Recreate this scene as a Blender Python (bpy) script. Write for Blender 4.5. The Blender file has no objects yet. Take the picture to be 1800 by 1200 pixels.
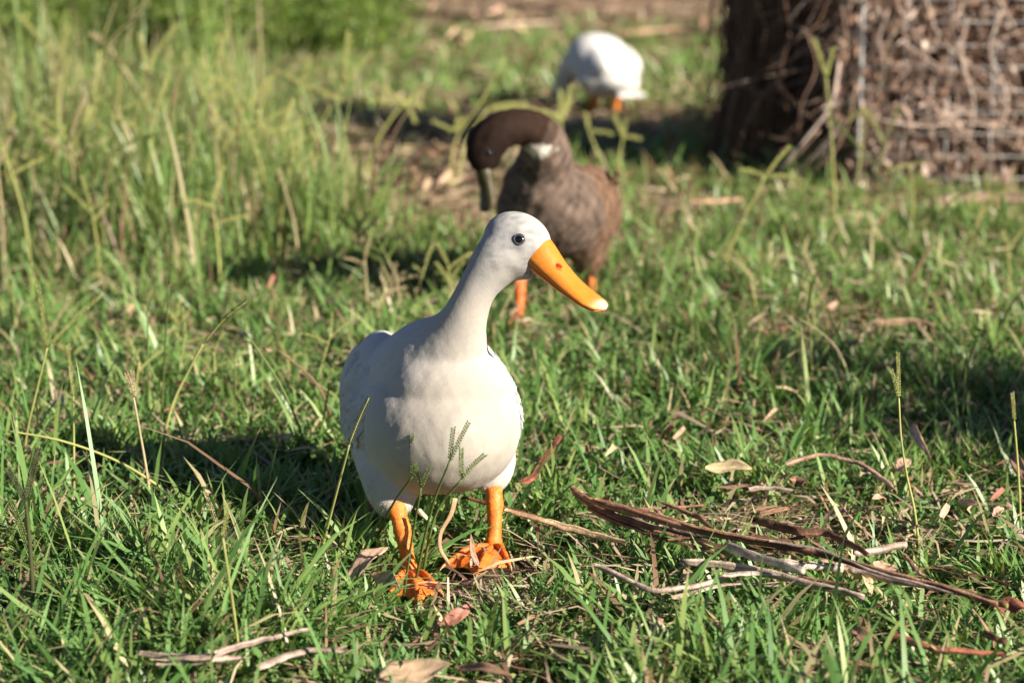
import bpy, math
import numpy as np
from mathutils import Vector, noise as mnoise

# ------------------------------------------------------------------ camera, sky, sun, exposure
R = math.radians
scene = bpy.context.scene
col = scene.collection
CAM_H, PITCH, LENS, SENSOR = 0.9, R(13.5), 50.0, 22.3
F = LENS / SENSOR * 1800.0
cam = bpy.data.cameras.new('camera')
cam.lens, cam.sensor_width, cam.clip_start, cam.clip_end = LENS, SENSOR, 0.05, 1000
cam.dof.use_dof = True
cam.dof.focus_distance = 2.66
cam.dof.aperture_fstop = 2.6
cam_o = bpy.data.objects.new('camera', cam)
col.objects.link(cam_o)
cam_o.location = (0, 0, CAM_H)
cam_o.rotation_euler = (math.pi / 2 - PITCH, 0, 0)
scene.camera = cam_o

SUN_EL = R(27)
SUN_AZ = Vector((0.82, -0.57, 0)).normalized()
sun_vec = Vector((SUN_AZ.x * math.cos(SUN_EL), SUN_AZ.y * math.cos(SUN_EL), math.sin(SUN_EL)))
world = bpy.data.worlds.new('World')
scene.world = world
world.use_nodes = True
wn = world.node_tree.nodes
sky = wn.new('ShaderNodeTexSky')
sky.sky_type = 'NISHITA'
sky.sun_disc = False
sky.sun_elevation = SUN_EL
sky.air_density, sky.dust_density, sky.ozone_density = 0.5, 0.4, 1.0
sky.sun_rotation = math.atan2(SUN_AZ.x, SUN_AZ.y)
world.node_tree.links.new(sky.outputs[0], wn['Background'].inputs[0])
wn['Background'].inputs[1].default_value = 0.05
sun = bpy.data.lights.new('sun', 'SUN')
sun.energy, sun.angle, sun.color = 5.0, R(0.53), (1.0, 0.90, 0.76)
sun_o = bpy.data.objects.new('sun', sun)
col.objects.link(sun_o)
sun_o.location = (4, -3, 5)
sun_o.rotation_euler = sun_vec.to_track_quat('Z', 'Y').to_euler()
vs = scene.view_settings
vs.view_transform, vs.look, vs.exposure, vs.gamma = 'Standard', 'None', 1.1, 1.0
vs.use_curve_mapping = False
scene.cycles.use_denoising = True
scene.cycles.max_bounces = 8
scene.cycles.transparent_max_bounces = 4

rng = np.random.default_rng(7)

# ------------------------------------------------------------------ pixel <-> place (1800 x 1200 photo)
CP, SP = math.cos(PITCH), math.sin(PITCH)
def ray(u, v):
    a, b = (u - 900) / F, (v - 600) / F
    return Vector((a, CP - b * SP, -SP - b * CP))
def gpx(u, v, z=0.0):                       # the point at height z seen at a pixel
    d = ray(u, v)
    return Vector((0, 0, CAM_H)) + d * ((z - CAM_H) / d.z)
def ypx(u, v, Y):                           # the point at distance Y seen at a pixel
    d = ray(u, v)
    return Vector((0, 0, CAM_H)) + d * (Y / d.y)
def proj(x, y, z=0.0):                      # numpy: place -> pixel
    dz = z - CAM_H
    dep = y * CP - dz * SP
    return 900 + F * x / dep, 600 - F * (y * SP + dz * CP) / dep
def pxm(Y, z=0.1):
    return F / (Y * CP + (CAM_H - z) * SP)

# ------------------------------------------------------------------ materials
def new_mat(name):
    m = bpy.data.materials.new(name)
    m.use_nodes = True
    nt = m.node_tree
    return m, nt, nt.nodes, nt.nodes['Principled BSDF'], nt.nodes['Material Output']
def N(nt, t, **kw):
    n = nt.nodes.new(t)
    for k, v in kw.items():
        if k.startswith('i_'):
            key = k[2:]
            n.inputs[int(key) if key.isdigit() else key.replace('_', ' ')].default_value = v
        else:
            setattr(n, k, v)
    return n
def ramp(nt, fac, stops):
    r = nt.nodes.new('ShaderNodeValToRGB')
    e = r.color_ramp.elements
    while len(e) < len(stops):
        e.new(0.5)
    for k, (p, c) in enumerate(stops):
        e[k].position = p
        e[k].color = (c[0], c[1], c[2], 1)
    nt.links.new(fac, r.inputs[0])
    return r.outputs[0]
def bump(nt, bsdf, height, strength, dist=0.002):
    b = N(nt, 'ShaderNodeBump')
    b.inputs['Strength'].default_value = strength
    b.inputs['Distance'].default_value = dist
    nt.links.new(height, b.inputs['Height'])
    nt.links.new(b.outputs[0], bsdf.inputs['Normal'])
def tex(nt, scale, detail=4, rough=0.6, coord='Object', stretch=None):
    tc = N(nt, 'ShaderNodeTexCoord')
    src = tc.outputs[coord]
    if stretch:
        mp = N(nt, 'ShaderNodeMapping')
        mp.inputs['Scale'].default_value = stretch
        nt.links.new(src, mp.inputs[0])
        src = mp.outputs[0]
    n = N(nt, 'ShaderNodeTexNoise')
    n.inputs['Scale'].default_value = scale
    n.inputs['Detail'].default_value = detail
    n.inputs['Roughness'].default_value = rough
    nt.links.new(src, n.inputs['Vector'])
    return n.outputs['Fac']
def mix_rgb(nt, fac, a, b, mode='MIX'):
    m = N(nt, 'ShaderNodeMix', data_type='RGBA', blend_type=mode)
    for sock, v in ((m.inputs[0], fac), (m.inputs[6], a), (m.inputs[7], b)):
        if hasattr(v, 'links'):
            nt.links.new(v, sock)
        elif isinstance(v, tuple):
            sock.default_value = (*v, 1)
        else:
            sock.default_value = v
    return m.outputs[2]

def attr_mat(name, rough=0.5, spec=0.4, trans=0.0, tcol=(1, 1, 1), noise=None, bumpy=None, sss=0.0):
    """colour from the vertex attribute Col (each blade's, leaf's or feather's own colour)"""
    m, nt, n, b, out = new_mat(name)
    a = N(nt, 'ShaderNodeAttribute', attribute_name='Col')
    c = a.outputs['Color']
    if noise:
        f = tex(nt, noise[0], 5, 0.65, stretch=noise[2] if len(noise) > 2 else None)
        mm = N(nt, 'ShaderNodeMapRange')
        mm.inputs[1].default_value, mm.inputs[2].default_value = 0.25, 0.75
        mm.inputs[3].default_value, mm.inputs[4].default_value = 1 - noise[1], 1 + noise[1]
        nt.links.new(f, mm.inputs[0])
        c = mix_rgb(nt, 1.0, c, mm.outputs[0], 'MULTIPLY')
    nt.links.new(c, b.inputs['Base Color'])
    b.inputs['Roughness'].default_value = rough
    b.inputs['Specular IOR Level'].default_value = spec
    if sss:
        b.inputs['Subsurface Weight'].default_value = sss
        b.inputs['Subsurface Radius'].default_value = (0.01, 0.007, 0.005)
        b.inputs['Subsurface Scale'].default_value = 0.5
    if bumpy:
        bump(nt, b, tex(nt, bumpy[0], 6, 0.7, stretch=bumpy[3] if len(bumpy) > 3 else None), bumpy[1], bumpy[2])
    if trans:
        t = N(nt, 'ShaderNodeBsdfTranslucent')
        nt.links.new(mix_rgb(nt, 1.0, c, tcol, 'MULTIPLY'), t.inputs[0])
        mx = N(nt, 'ShaderNodeMixShader')
        mx.inputs[0].default_value = trans
        nt.links.new(b.outputs[0], mx.inputs[1])
        nt.links.new(t.outputs[0], mx.inputs[2])
        nt.links.new(mx.outputs[0], out.inputs[0])
    return m

def plain_mat(name, stops, scale, rough=0.7, spec=0.3, bumpy=None, stretch=None):
    m, nt, n, b, out = new_mat(name)
    f = tex(nt, scale, 6, 0.7, stretch=stretch)
    nt.links.new(ramp(nt, f, stops), b.inputs['Base Color'])
    b.inputs['Roughness'].default_value = rough
    b.inputs['Specular IOR Level'].default_value = spec
    if bumpy:
        bump(nt, b, tex(nt, bumpy[0], 6, 0.7, stretch=stretch), bumpy[1], bumpy[2])
    return m

M = {}
M['grass'] = attr_mat('grass_blade', 0.42, 0.45, 0.22, (1.45, 1.5, .9))
M['stalk'] = attr_mat('seed_stalk', 0.5, 0.35, 0.15, (1.3, 1.3, 0.8))
M['litter'] = attr_mat('dry_straw', 0.75, 0.25, 0.12)
M['shrub'] = attr_mat('shrub_leaf', 0.5, 0.35, 0.35, (1.5, 1.7, 0.7))
M['leaf'] = attr_mat('fallen_leaf', 0.55, 0.4, 0.08, (1.2, 0.9, 0.6), noise=(55, 0.35), bumpy=(160, 0.5, 0.002))
M['bark'] = attr_mat('bark', 0.75, 0.25, 0, noise=(60, 0.55, (1, 1, 1)), bumpy=(210, 0.9, 0.003))
M['vine'] = attr_mat('dry_vine', 0.8, 0.2, 0, noise=(40, 0.4))
M['plume'] = attr_mat('plumage', 0.75, 0.15, 0.10, sss=0.0)
M['skin'] = attr_mat('plumage_base', 0.8, 0.12, 0, noise=(190, 0.05), bumpy=(330, 0.35, 0.0015), sss=0.12)
M['horn'] = attr_mat('bill_horn', 0.48, 0.4, 0, noise=(110, 0.16), bumpy=(200, 0.4, 0.0012), sss=0.25)
M['leg'] = attr_mat('leg_skin', 0.55, 0.35, 0, noise=(120, 0.22), sss=0.15)
_nt = M['leg'].node_tree
_v = N(_nt, 'ShaderNodeTexVoronoi', feature='DISTANCE_TO_EDGE')
_v.inputs['Scale'].default_value = 260
_tc = N(_nt, 'ShaderNodeTexCoord')
_nt.links.new(_tc.outputs['Object'], _v.inputs['Vector'])
bump(_nt, _nt.nodes['Principled BSDF'], _v.outputs['Distance'], 0.35, 0.002)
M['eyeball'] = attr_mat('eyeball', 0.07, 0.6)
m, nt, n, b, o = new_mat('eye_gloss')
b.inputs['Base Color'].default_value = (0.012, 0.016, 0.022, 1); b.inputs['Roughness'].default_value = 0.05
M['eye'] = m
m, nt, n, b, o = new_mat('eye_ring')
b.inputs['Base Color'].default_value = (0.10, 0.10, 0.10, 1); b.inputs['Roughness'].default_value = 0.3
M['iris'] = m
m, nt, n, b, o = new_mat('galvanised_wire')
nt.links.new(ramp(nt, tex(nt, 30), [(0.3, (0.46, 0.45, 0.44)), (0.7, (0.62, 0.62, 0.62))]), b.inputs['Base Color'])
b.inputs['Metallic'].default_value = 0.3; b.inputs['Roughness'].default_value = 0.5
M['wire'] = m
m, nt, n, b, o = new_mat('soil')
fa, fb = tex(nt, 3.5, 6), tex(nt, 90, 8, 0.75)
c1 = ramp(nt, fb, [(0.30, (0.06, 0.04, 0.03)), (0.52, (0.20, 0.14, 0.10)), (0.72, (0.42, 0.31, 0.22))])
c2 = ramp(nt, fb, [(0.30, (0.012, 0.010, 0.006)), (0.55, (0.035, 0.028, 0.016)), (0.8, (0.11, 0.08, 0.05))])
nt.links.new(mix_rgb(nt, fa, c1, c2), b.inputs['Base Color'])
b.inputs['Roughness'].default_value = 0.95; b.inputs['Specular IOR Level'].default_value = 0.1
bump(nt, b, fb, 0.8, 0.01)
M['soil'] = m
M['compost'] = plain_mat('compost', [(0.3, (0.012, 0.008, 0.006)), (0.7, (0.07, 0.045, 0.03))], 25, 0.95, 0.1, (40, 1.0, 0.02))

# ------------------------------------------------------------------ object helpers
def mesh_np(name, V, T, mat, C=None, smooth=True, normals=None):
    V = np.ascontiguousarray(V, dtype=np.float32); T = np.ascontiguousarray(T, dtype=np.int32)
    me = bpy.data.meshes.new(name)
    k = T.shape[1]
    me.vertices.add(len(V)); me.vertices.foreach_set('co', V.ravel())
    me.loops.add(T.size); me.loops.foreach_set('vertex_index', T.ravel())
    me.polygons.add(len(T))
    me.polygons.foreach_set('loop_start', np.arange(0, T.size, k, dtype=np.int32))
    me.polygons.foreach_set('use_smooth', np.full(len(T), smooth))
    me.update(calc_edges=True)
    if C is not None:
        a = me.color_attributes.new('Col', 'FLOAT_COLOR', 'POINT')
        C = np.asarray(C, dtype=np.float32)
        if C.ndim == 1:
            C = np.tile(C, (len(V), 1))
        a.data.foreach_set('color', np.concatenate([C, np.ones((len(C), 1), np.float32)], 1).ravel())
    if normals is not None:
        me.normals_split_custom_set_from_vertices(np.asarray(normals, dtype=np.float32))
    me.materials.append(mat)
    return me
def link(name, me, parent=None, loc=None):
    o = bpy.data.objects.new(name, me)
    col.objects.link(o)
    if loc is not None:
        o.location = loc
    if parent is not None:
        o.parent = parent
    return o
def tag(o, label=None, cat=None, group=None, kind=None):
    for k, v in (('label', label), ('category', cat), ('group', group), ('kind', kind)):
        if v:
            o[k] = v
    return o
def thing(name, loc, label, cat, group=None):
    return tag(link(name, None, None, loc), label, cat, group)

class Geo:
    """collects tris/quads (as tris) with vertex colours, relative to an origin"""
    def __init__(s, origin=(0, 0, 0)):
        s.o = np.array(origin, dtype=float); s.V = []; s.T = []; s.C = []; s.n = 0
    def add(s, V, T, C):
        V = np.asarray(V, float); T = np.asarray(T, int)
        if T.shape[1] == 4:
            T = np.concatenate([T[:, [0, 1, 2]], T[:, [0, 2, 3]]])
        C = np.asarray(C, float)
        if C.ndim == 1:
            C = np.tile(C, (len(V), 1))
        s.V.append(V - s.o); s.T.append(T + s.n); s.C.append(C); s.n += len(V)
        return s
    def mesh(s, name, mat, smooth=True):
        return mesh_np(name, np.concatenate(s.V), np.concatenate(s.T), mat, np.concatenate(s.C), smooth)

def catmull(P, n):
    P = np.asarray(P, float)
    if len(P) == 2:
        t = np.linspace(0, 1, n)[:, None]
        return P[0] * (1 - t) + P[1] * t
    Q = np.vstack([2 * P[0] - P[1], P, 2 * P[-1] - P[-2]])
    out = []
    for t in np.linspace(0, len(P) - 1, n):
        i = min(int(t), len(P) - 2); f = t - i
        a, b, c, d = Q[i:i + 4]
        out.append(0.5 * (2 * b + (c - a) * f + (2 * a - 5 * b + 4 * c - d) * f * f + (3 * b - a - 3 * c + d) * f ** 3))
    return np.array(out)
def unit(v):
    v = np.asarray(v, float)
    return v / np.maximum(np.linalg.norm(v, axis=-1, keepdims=True), 1e-9)
def tangents(P):
    return unit(np.gradient(P, axis=0))
def loft(P, ru, rv, side, k=14, power=2.0, wobble=0.0):
    """closed tube along P; ru along the side axis, rv across it"""
    P = np.asarray(P, float); n = len(P)
    ru = np.broadcast_to(ru, n); rv = np.broadcast_to(rv, n)
    t = tangents(P)
    u = unit(np.asarray(side, float) - (t @ np.asarray(side, float))[:, None] * t)
    w = np.cross(t, u)
    a = np.linspace(0, 2 * math.pi, k, endpoint=False)
    ca, sa = np.cos(a), np.sin(a)
    ca = np.sign(ca) * np.abs(ca) ** (2 / power); sa = np.sign(sa) * np.abs(sa) ** (2 / power)
    rad = 1 + wobble * rng.normal(size=(n, k)) if wobble else 1.0
    V = P[:, None] + (u[:, None] * (ru[:, None] * ca * rad)[..., None] + w[:, None] * (rv[:, None] * sa * rad)[..., None])
    V = V.reshape(-1, 3)
    i = np.arange(n - 1)[:, None] * k; j = np.arange(k)[None]; j2 = (j + 1) % k
    T = np.stack([i + j, i + j2, i + k + j2, i + k + j], -1).reshape(-1, 4)
    T = np.concatenate([T[:, [0, 1, 2]], T[:, [0, 2, 3]]])
    V = np.vstack([V, P[0], P[-1]])
    c0, c1 = n * k, n * k + 1
    j = np.arange(k); j2 = (j + 1) % k
    T = np.concatenate([T, np.stack([np.full(k, c0), j2, j], -1), np.stack([np.full(k, c1), (n - 1) * k + j, (n - 1) * k + j2], -1)])
    return V, T
def ellipsoid(c, axes, radii, n=20, k=24):
    """axes: three unit vectors"""
    th = np.linspace(0, math.pi, n)[1:-1]; ph = np.linspace(0, 2 * math.pi, k, endpoint=False)
    A = np.asarray(axes, float) * np.asarray(radii, float)[:, None]
    s = np.stack([np.sin(th)[:, None] * np.cos(ph), np.sin(th)[:, None] * np.sin(ph), np.cos(th)[:, None] * np.ones(k)], -1).reshape(-1, 3)
    s = np.vstack([s, [0, 0, 1], [0, 0, -1]])
    V = np.asarray(c, float) + s @ A
    m = n - 2
    i = np.arange(m - 1)[:, None] * k; j = np.arange(k)[None]; j2 = (j + 1) % k
    T = np.stack([i + j, i + k + j, i + k + j2, i + j2], -1).reshape(-1, 4)
    T = np.concatenate([T[:, [0, 1, 2]], T[:, [0, 2, 3]]])
    j = np.arange(k); j2 = (j + 1) % k
    T = np.concatenate([T, np.stack([np.full(k, m * k), j, j2], -1), np.stack([np.full(k, m * k + 1), (m - 1) * k + j2, (m - 1) * k + j], -1)])
    return V, T
def fuse(pieces, origin, voxel, smooth_it):
    """overlapping closed shapes -> one continuous surface (verts, tris, normals)"""
    g = Geo(origin)
    for V, T in pieces:
        g.add(V, T, (1, 1, 1))
    me = g.mesh('tmp', M['soil'])
    o = bpy.data.objects.new('tmp', me); col.objects.link(o)
    r = o.modifiers.new('r', 'REMESH'); r.mode = 'VOXEL'; r.voxel_size = voxel; r.use_smooth_shade = True
    s = o.modifiers.new('s', 'SMOOTH'); s.factor = 0.5; s.iterations = smooth_it
    dg = bpy.context.evaluated_depsgraph_get(); dg.update()
    m2 = bpy.data.meshes.new_from_object(o.evaluated_get(dg))
    nv = len(m2.vertices); V = np.empty(nv * 3, np.float32); m2.vertices.foreach_get('co', V)
    Nn = np.empty(nv * 3, np.float32); m2.vertices.foreach_get('normal', Nn)
    m2.calc_loop_triangles()
    T = np.empty(len(m2.loop_triangles) * 3, np.int32); m2.loop_triangles.foreach_get('vertices', T)
    bpy.data.objects.remove(o); bpy.data.meshes.remove(me); bpy.data.meshes.remove(m2)
    return V.reshape(-1, 3).astype(float), T.reshape(-1, 3), Nn.reshape(-1, 3).astype(float)

def vnoise(P, scale, seed=0):
    """cheap smooth noise in [-1, 1] from layered sines"""
    P = np.asarray(P, float) * scale
    r = np.random.default_rng(seed)
    out = np.zeros(len(P))
    for k in range(7):
        d = r.normal(size=P.shape[1]); d /= np.linalg.norm(d)
        out += np.sin(P @ d * (0.7 + 0.35 * k) * 6.283 + r.uniform(0, 6.28))
    return np.clip(out / 3.6, -1, 1)

# ------------------------------------------------------------------ ground
def gz(x, y):
    x = np.asarray(x, float); y = np.asarray(y, float)
    P = np.stack([x, y], -1).reshape(-1, 2)
    h = 0.010 * vnoise(P, 0.8, 3) + 0.005 * vnoise(P, 3.1, 4)
    return (h.reshape(x.shape)) * np.exp(-((x / 12) ** 2 + ((y - 5) / 12) ** 2))
xs = np.concatenate([-np.geomspace(180, 4.2, 14), np.arange(-4, 4.01, 0.05), np.geomspace(4.2, 180, 14)])
ys = np.concatenate([-np.geomspace(160, 0.5, 14), np.arange(0, 13.01, 0.05), np.geomspace(13.5, 300, 16)])
X, Yg = np.meshgrid(xs, ys)
nx, ny = len(xs), len(ys)
i = np.arange(ny - 1)[:, None] * nx + np.arange(nx - 1)[None]
T = np.stack([i, i + 1, i + nx + 1, i + nx], -1).reshape(-1, 4)
V = np.stack([X, Yg, gz(X, Yg)], -1).reshape(-1, 3)
tag(link('ground', mesh_np('ground', V, T, M['soil'])), 'brown soil under the grass', 'ground', kind='structure')

# ------------------------------------------------------------------ ducks
Zv = np.array([0, 0, 1.0])
WHITE = np.array([0.56, 0.55, 0.535])
ORANGE = np.array([0.72, 0.205, 0.028])

def fuzz(name, V, T, Nn, colf, flowf, lenf, count, width, parent, lift=0.22, seed=1):
    r = np.random.default_rng(seed)
    a, b, c = V[T[:, 0]], V[T[:, 1]], V[T[:, 2]]
    area = np.linalg.norm(np.cross(b - a, c - a), axis=1)
    f = r.choice(len(T), count, p=area / area.sum())
    w = r.dirichlet((1, 1, 1), count)
    P = (V[T[f]] * w[..., None]).sum(1)
    nn = unit((Nn[T[f]] * w[..., None]).sum(1))
    fl = flowf(P) + 0.35 * r.normal(size=(count, 3))
    fl = unit(fl - (fl * nn).sum(1, keepdims=True) * nn)
    ln = lenf(P) * r.uniform(0.6, 1.3, count)
    sd = np.cross(nn, fl) * (width * ln / ln.mean())[:, None] * 0.5
    li = lift * r.uniform(0.4, 1.5, count)
    P0 = P - nn * 0.0006
    mid = P0 + fl * (ln * 0.5)[:, None] + nn * (ln * li * 0.7)[:, None]
    tip = P0 + fl * ln[:, None] + nn * (ln * li * 0.9)[:, None]
    VV = np.stack([P0 - sd * 0.6, P0 + sd * 0.6, mid - sd, mid + sd, tip], 1).reshape(-1, 3)
    k = np.arange(count)[:, None] * 5
    TT = np.concatenate([k + [0, 3, 1], k + [0, 2, 3], k + [2, 4, 3]])
    CC = np.repeat(colf(P) * r.uniform(0.88, 1.05, (count, 1)), 5, 0)
    NN = np.repeat(unit(nn + 0.13 * r.normal(size=nn.shape)), 5, 0)
    o = link(name, mesh_np(name, VV, TT, M['plume'], CC, True, NN), parent)
    o['kind'] = 'stuff'
    return o

def feather(base, tip, up, w, colr, g, curve=0.12):
    """a cambered vane with a pointed-oval outline and real thickness"""
    base, tip, up = (np.asarray(q, float) for q in (base, tip, up))
    ax = tip - base; L = np.linalg.norm(ax); ax /= L
    up = unit(up - ax * (up @ ax)); sd = np.cross(up, ax)
    rows = []
    for t, ww in ((0, .35), (.25, .85), (.55, 1), (.8, .8), (.94, .4), (1, .05)):
        c = base + ax * L * t - up * curve * L * t * t
        rows.append([c - sd * w * ww - up * w * .25 * ww, c + up * w * .06, c + sd * w * ww - up * w * .25 * ww])
    A = np.array(rows); B = A - up * 0.0011
    V = np.concatenate([A.reshape(-1, 3), B.reshape(-1, 3)]); n = len(rows); m = n * 3
    T = []
    for i in range(n - 1):
        for j in range(2):
            a = i * 3 + j
            T += [[a, a + 1, a + 4, a + 3], [m + a, m + a + 3, m + a + 4, m + a + 1]]
        T += [[i * 3, i * 3 + 3, m + i * 3 + 3, m + i * 3], [i * 3 + 2, m + i * 3 + 2, m + i * 3 + 5, i * 3 + 5]]
    g.add(V, T, colr)

def leg_and_foot(root, O, knee, ankle, toes, r0, r1, colr, hind=None):
    """toes: three points; ankle joins the web"""
    knee, ankle = np.asarray(knee, float), np.asarray(ankle, float)
    g = Geo(O)
    P = catmull([knee, knee * .55 + ankle * .45 + np.array([0.002, 0, 0]), ankle], 14)
    t = np.linspace(0, 1, 14)
    rr = r0 * (1 - t) + r1 * t + 0.0022 * np.exp(-((t - 0.08) / .1) ** 2) + 0.003 * np.exp(-((t - 1) / .12) ** 2)
    n_ = 34; t = np.linspace(0, 1, n_); P = catmull(P, n_); rr = np.interp(t, np.linspace(0, 1, 14), rr)
    rr = rr * (1 + .012 * np.sin(t * 62 + .6 * np.sin(t * 21)) * (t > .1)) + .0012 * np.exp(-((t - .45) / .13) ** 2)
    V, T = loft(P, rr, rr, (1, 0, 0), 14, wobble=.025)
    tv = np.append(np.repeat(t, 14), [0, 1])
    C = np.tile(colr, (len(V), 1)) * (0.95 + 0.22 * vnoise(V, 70, 5))[:, None]
    C = C * (1 + .45 * np.clip(.5 * vnoise(V, 45, 6) + .25 - .5 * tv, 0, 1)[:, None] * np.array([.25, 1.2, 4.0]))
    C[:, 1] *= 1 - .10 * np.clip(np.sin(tv * 62 + .6 * np.sin(tv * 21)) * -1, 0, 1)
    g.add(V, T, C)
    leg = link('leg', g.mesh('leg', M['leg']), root)
    g = Geo(O)
    toes = [np.asarray(q, float) for q in toes]
    paths = []
    for q in toes:
        mid = (ankle + q) / 2 + Zv * 0.009
        P = catmull([ankle - Zv * .002, mid, q], 9)
        paths.append(P)
        V, T = loft(P, np.linspace(.0052, .0027, 9) * r1 / .0085, np.linspace(.0052, .0025, 9) * r1 / .0085, (0.3, 0.2, 1), 8)
        g.add(V, T, colr * np.array([.92, .78, .8]))
        d = unit(q - P[-2])
        V, T = loft(catmull([q - d * .001, q + d * .005 - Zv * .0005, q + d * .009 - Zv * .003], 5), np.linspace(.0022, .0004, 5), np.linspace(.0022, .0004, 5), (0, 0, 1), 6)
        g.add(V, T, (0.55, 0.33, 0.16))
    for A, B in zip(paths[:-1], paths[1:]):
        m = 6; S = []
        for a, bb in zip(A, B):
            S.append([a * (1 - s) + bb * s for s in np.linspace(0, 1, m)])
        S = np.array(S)
        s = np.linspace(0, 1, m); scal = 1 - 0.16 * np.sin(s * math.pi)          # scalloped front edge
        S = S[0] + (S - S[0]) * scal[None, :, None]
        S[..., 2] -= 0.0015 + 0.0012 * np.sin(s * math.pi * 3)[None]
        n = len(A)
        top = S.reshape(-1, 3); bot = top - Zv * 0.0016
        i = np.arange(n - 1)[:, None] * m + np.arange(m - 1)[None]
        Q = np.stack([i, i + 1, i + m + 1, i + m], -1).reshape(-1, 4)
        e = (n - 1) * m + np.arange(m - 1)
        E = np.stack([e, e + 1, e + 1 + n * m, e + n * m], -1)
        g.add(np.concatenate([top, bot]), np.concatenate([Q, Q[:, ::-1] + n * m, E]), colr * np.array([.95, .85, .9]) * (1 + .28 * vnoise(np.concatenate([top, bot]), 60, 15))[:, None])
    if hind is not None:
        h = np.asarray(hind, float)
        V, T = loft(catmull([ankle + Zv * .004, (ankle + h) / 2, h], 6), np.linspace(.0035, .0015, 6), np.linspace(.0035, .0015, 6), (0, 0, 1), 7)
        g.add(V, T, colr * .9)
    link('foot', g.mesh('foot', M['leg']), leg)
    return leg

def bill(root, O, base, fw, up, L, W, Hb, colr, tipc, nost=(0.55, 0.02, 0.012), gape=0.004):
    """spatulate bill: base centre, forward and up axes"""
    fw = unit(fw); up = unit(np.asarray(up, float) - fw * (np.asarray(up, float) @ fw)); lf = np.cross(up, fw)
    base = np.asarray(base, float)
    n, k = 22, 17
    t = np.linspace(0, 1, n)
    w = W * np.interp(t, [0, .12, .35, .6, .8, .92, .975, 1], [.80, .86, .80, .88, 1.0, .86, .55, .12])
    h = Hb * np.interp(t, [0, .12, .3, .5, .75, .92, 1], [1.0, .90, .68, .51, .36, .26, .08])
    a = np.linspace(0, math.pi, k)
    def surf(w, h, sgn, drop, back):
        V = []
        for i in range(n):
            ca = np.cos(a) * w[i]; sa = np.sin(a) ** 0.8 * h[i]
            # forehead wedge: the base runs further back at the sides (gape), up to a point on the crown
            tb = (1 - t[i]) ** 2
            xo = t[i] * L - tb * back * (np.abs(np.cos(a)) ** 2) - tb * 0.008 * np.clip(np.sin(a) * sgn, 0, 1) ** 6
            V.append(base + fw * xo[:, None] + lf * ca[:, None] + up * (sgn * sa + drop[i])[:, None])
        V = np.array(V)
        floor = V.copy(); mid = base + fw * (t * L)[:, None] + up * (drop + sgn * h * 0.12)[:, None]
        floor = mid[:, None] + (V - mid[:, None]) * np.array([0.86])[None, None]
        # closed shell: outer dome + flat underside
        under = V[:, :1] * (1 - np.linspace(0, 1, 5))[None, :, None] + V[:, -1:] * np.linspace(0, 1, 5)[None, :, None]
        A = np.concatenate([V, under[:, ::-1][:, 1:-1]], 1)
        kk = A.shape[1]
        i = np.arange(n - 1)[:, None] * kk; j = np.arange(kk)[None]; j2 = (j + 1) % kk
        T = np.stack([i + j, i + j2, i + kk + j2, i + kk + j], -1).reshape(-1, 4)
        if sgn > 0:
            T = T[:, ::-1]
        AA = A.reshape(-1, 3)
        e = np.arange(kk); T = np.concatenate([T[:, [0, 1, 2]], T[:, [0, 2, 3]], np.stack([np.full(kk, n * kk), e, (e + 1) % kk], -1), np.stack([np.full(kk, n * kk + 1), (n - 1) * kk + (e + 1) % kk, (n - 1) * kk + e], -1)])
        AA = np.vstack([AA, A[0].mean(0), A[-1].mean(0)])
        return AA, T
    drop = -0.0035 * np.sin(t * math.pi * .9) + 0.004 * t ** 4
    V, T = surf(w, h, 1, drop, gape)
    tt = ((V - base) @ fw) / L
    lat = np.abs((V - base) @ lf) / W
    f = np.clip((tt - 0.85) / 0.07, 0, 1)[:, None] * np.clip(1.25 - lat * 1.4, 0, 1)[:, None]
    C = colr * (1 - f) + np.asarray(tipc) * f
    g = Geo(O); g.add(V, T, C)
    ub = link('upper_bill', g.mesh('upper_bill', M['horn']), root)
    V, T = surf(w * 0.88, h * 0.30 + 0.0012, -1, drop - 0.0012, gape)
    g = Geo(O); g.add(V, T, colr * np.array([0.95, .85, .8]))
    link('lower_bill', g.mesh('lower_bill', M['horn']), root)
    for s in (-1, 1):
        ti = 0.30
        wi = np.interp(ti, t, w); hi = np.interp(ti, t, h); di = np.interp(ti, t, drop)
        ang = 0.95 if s < 0 else 0.6
        p = base + fw * ti * L + lf * s * math.cos(ang) * wi + up * (math.sin(ang) ** 0.8 * hi + di)
        nrm = unit(lf * s * math.cos(ang) / wi + up * math.sin(ang) / hi)
        p = p - nrm * (.0010 if s > 0 else .0002)
        ax2 = unit(fw - nrm * (fw @ nrm)); ax3 = np.cross(nrm, ax2)
        g = Geo(O)
        V, T = ellipsoid(p, [ax2, ax3, nrm], [.0062, .0040, .0004], 10, 14)
        g.add(V, T, colr * 1.05)
        V, T = ellipsoid(p + nrm * .0006, [ax2, ax3, nrm], [.0044, .0025, .0006], 10, 14)
        g.add(V, T, nost)
        link('nostril', g.mesh('nostril', M['horn']), root)
    return ub

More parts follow.
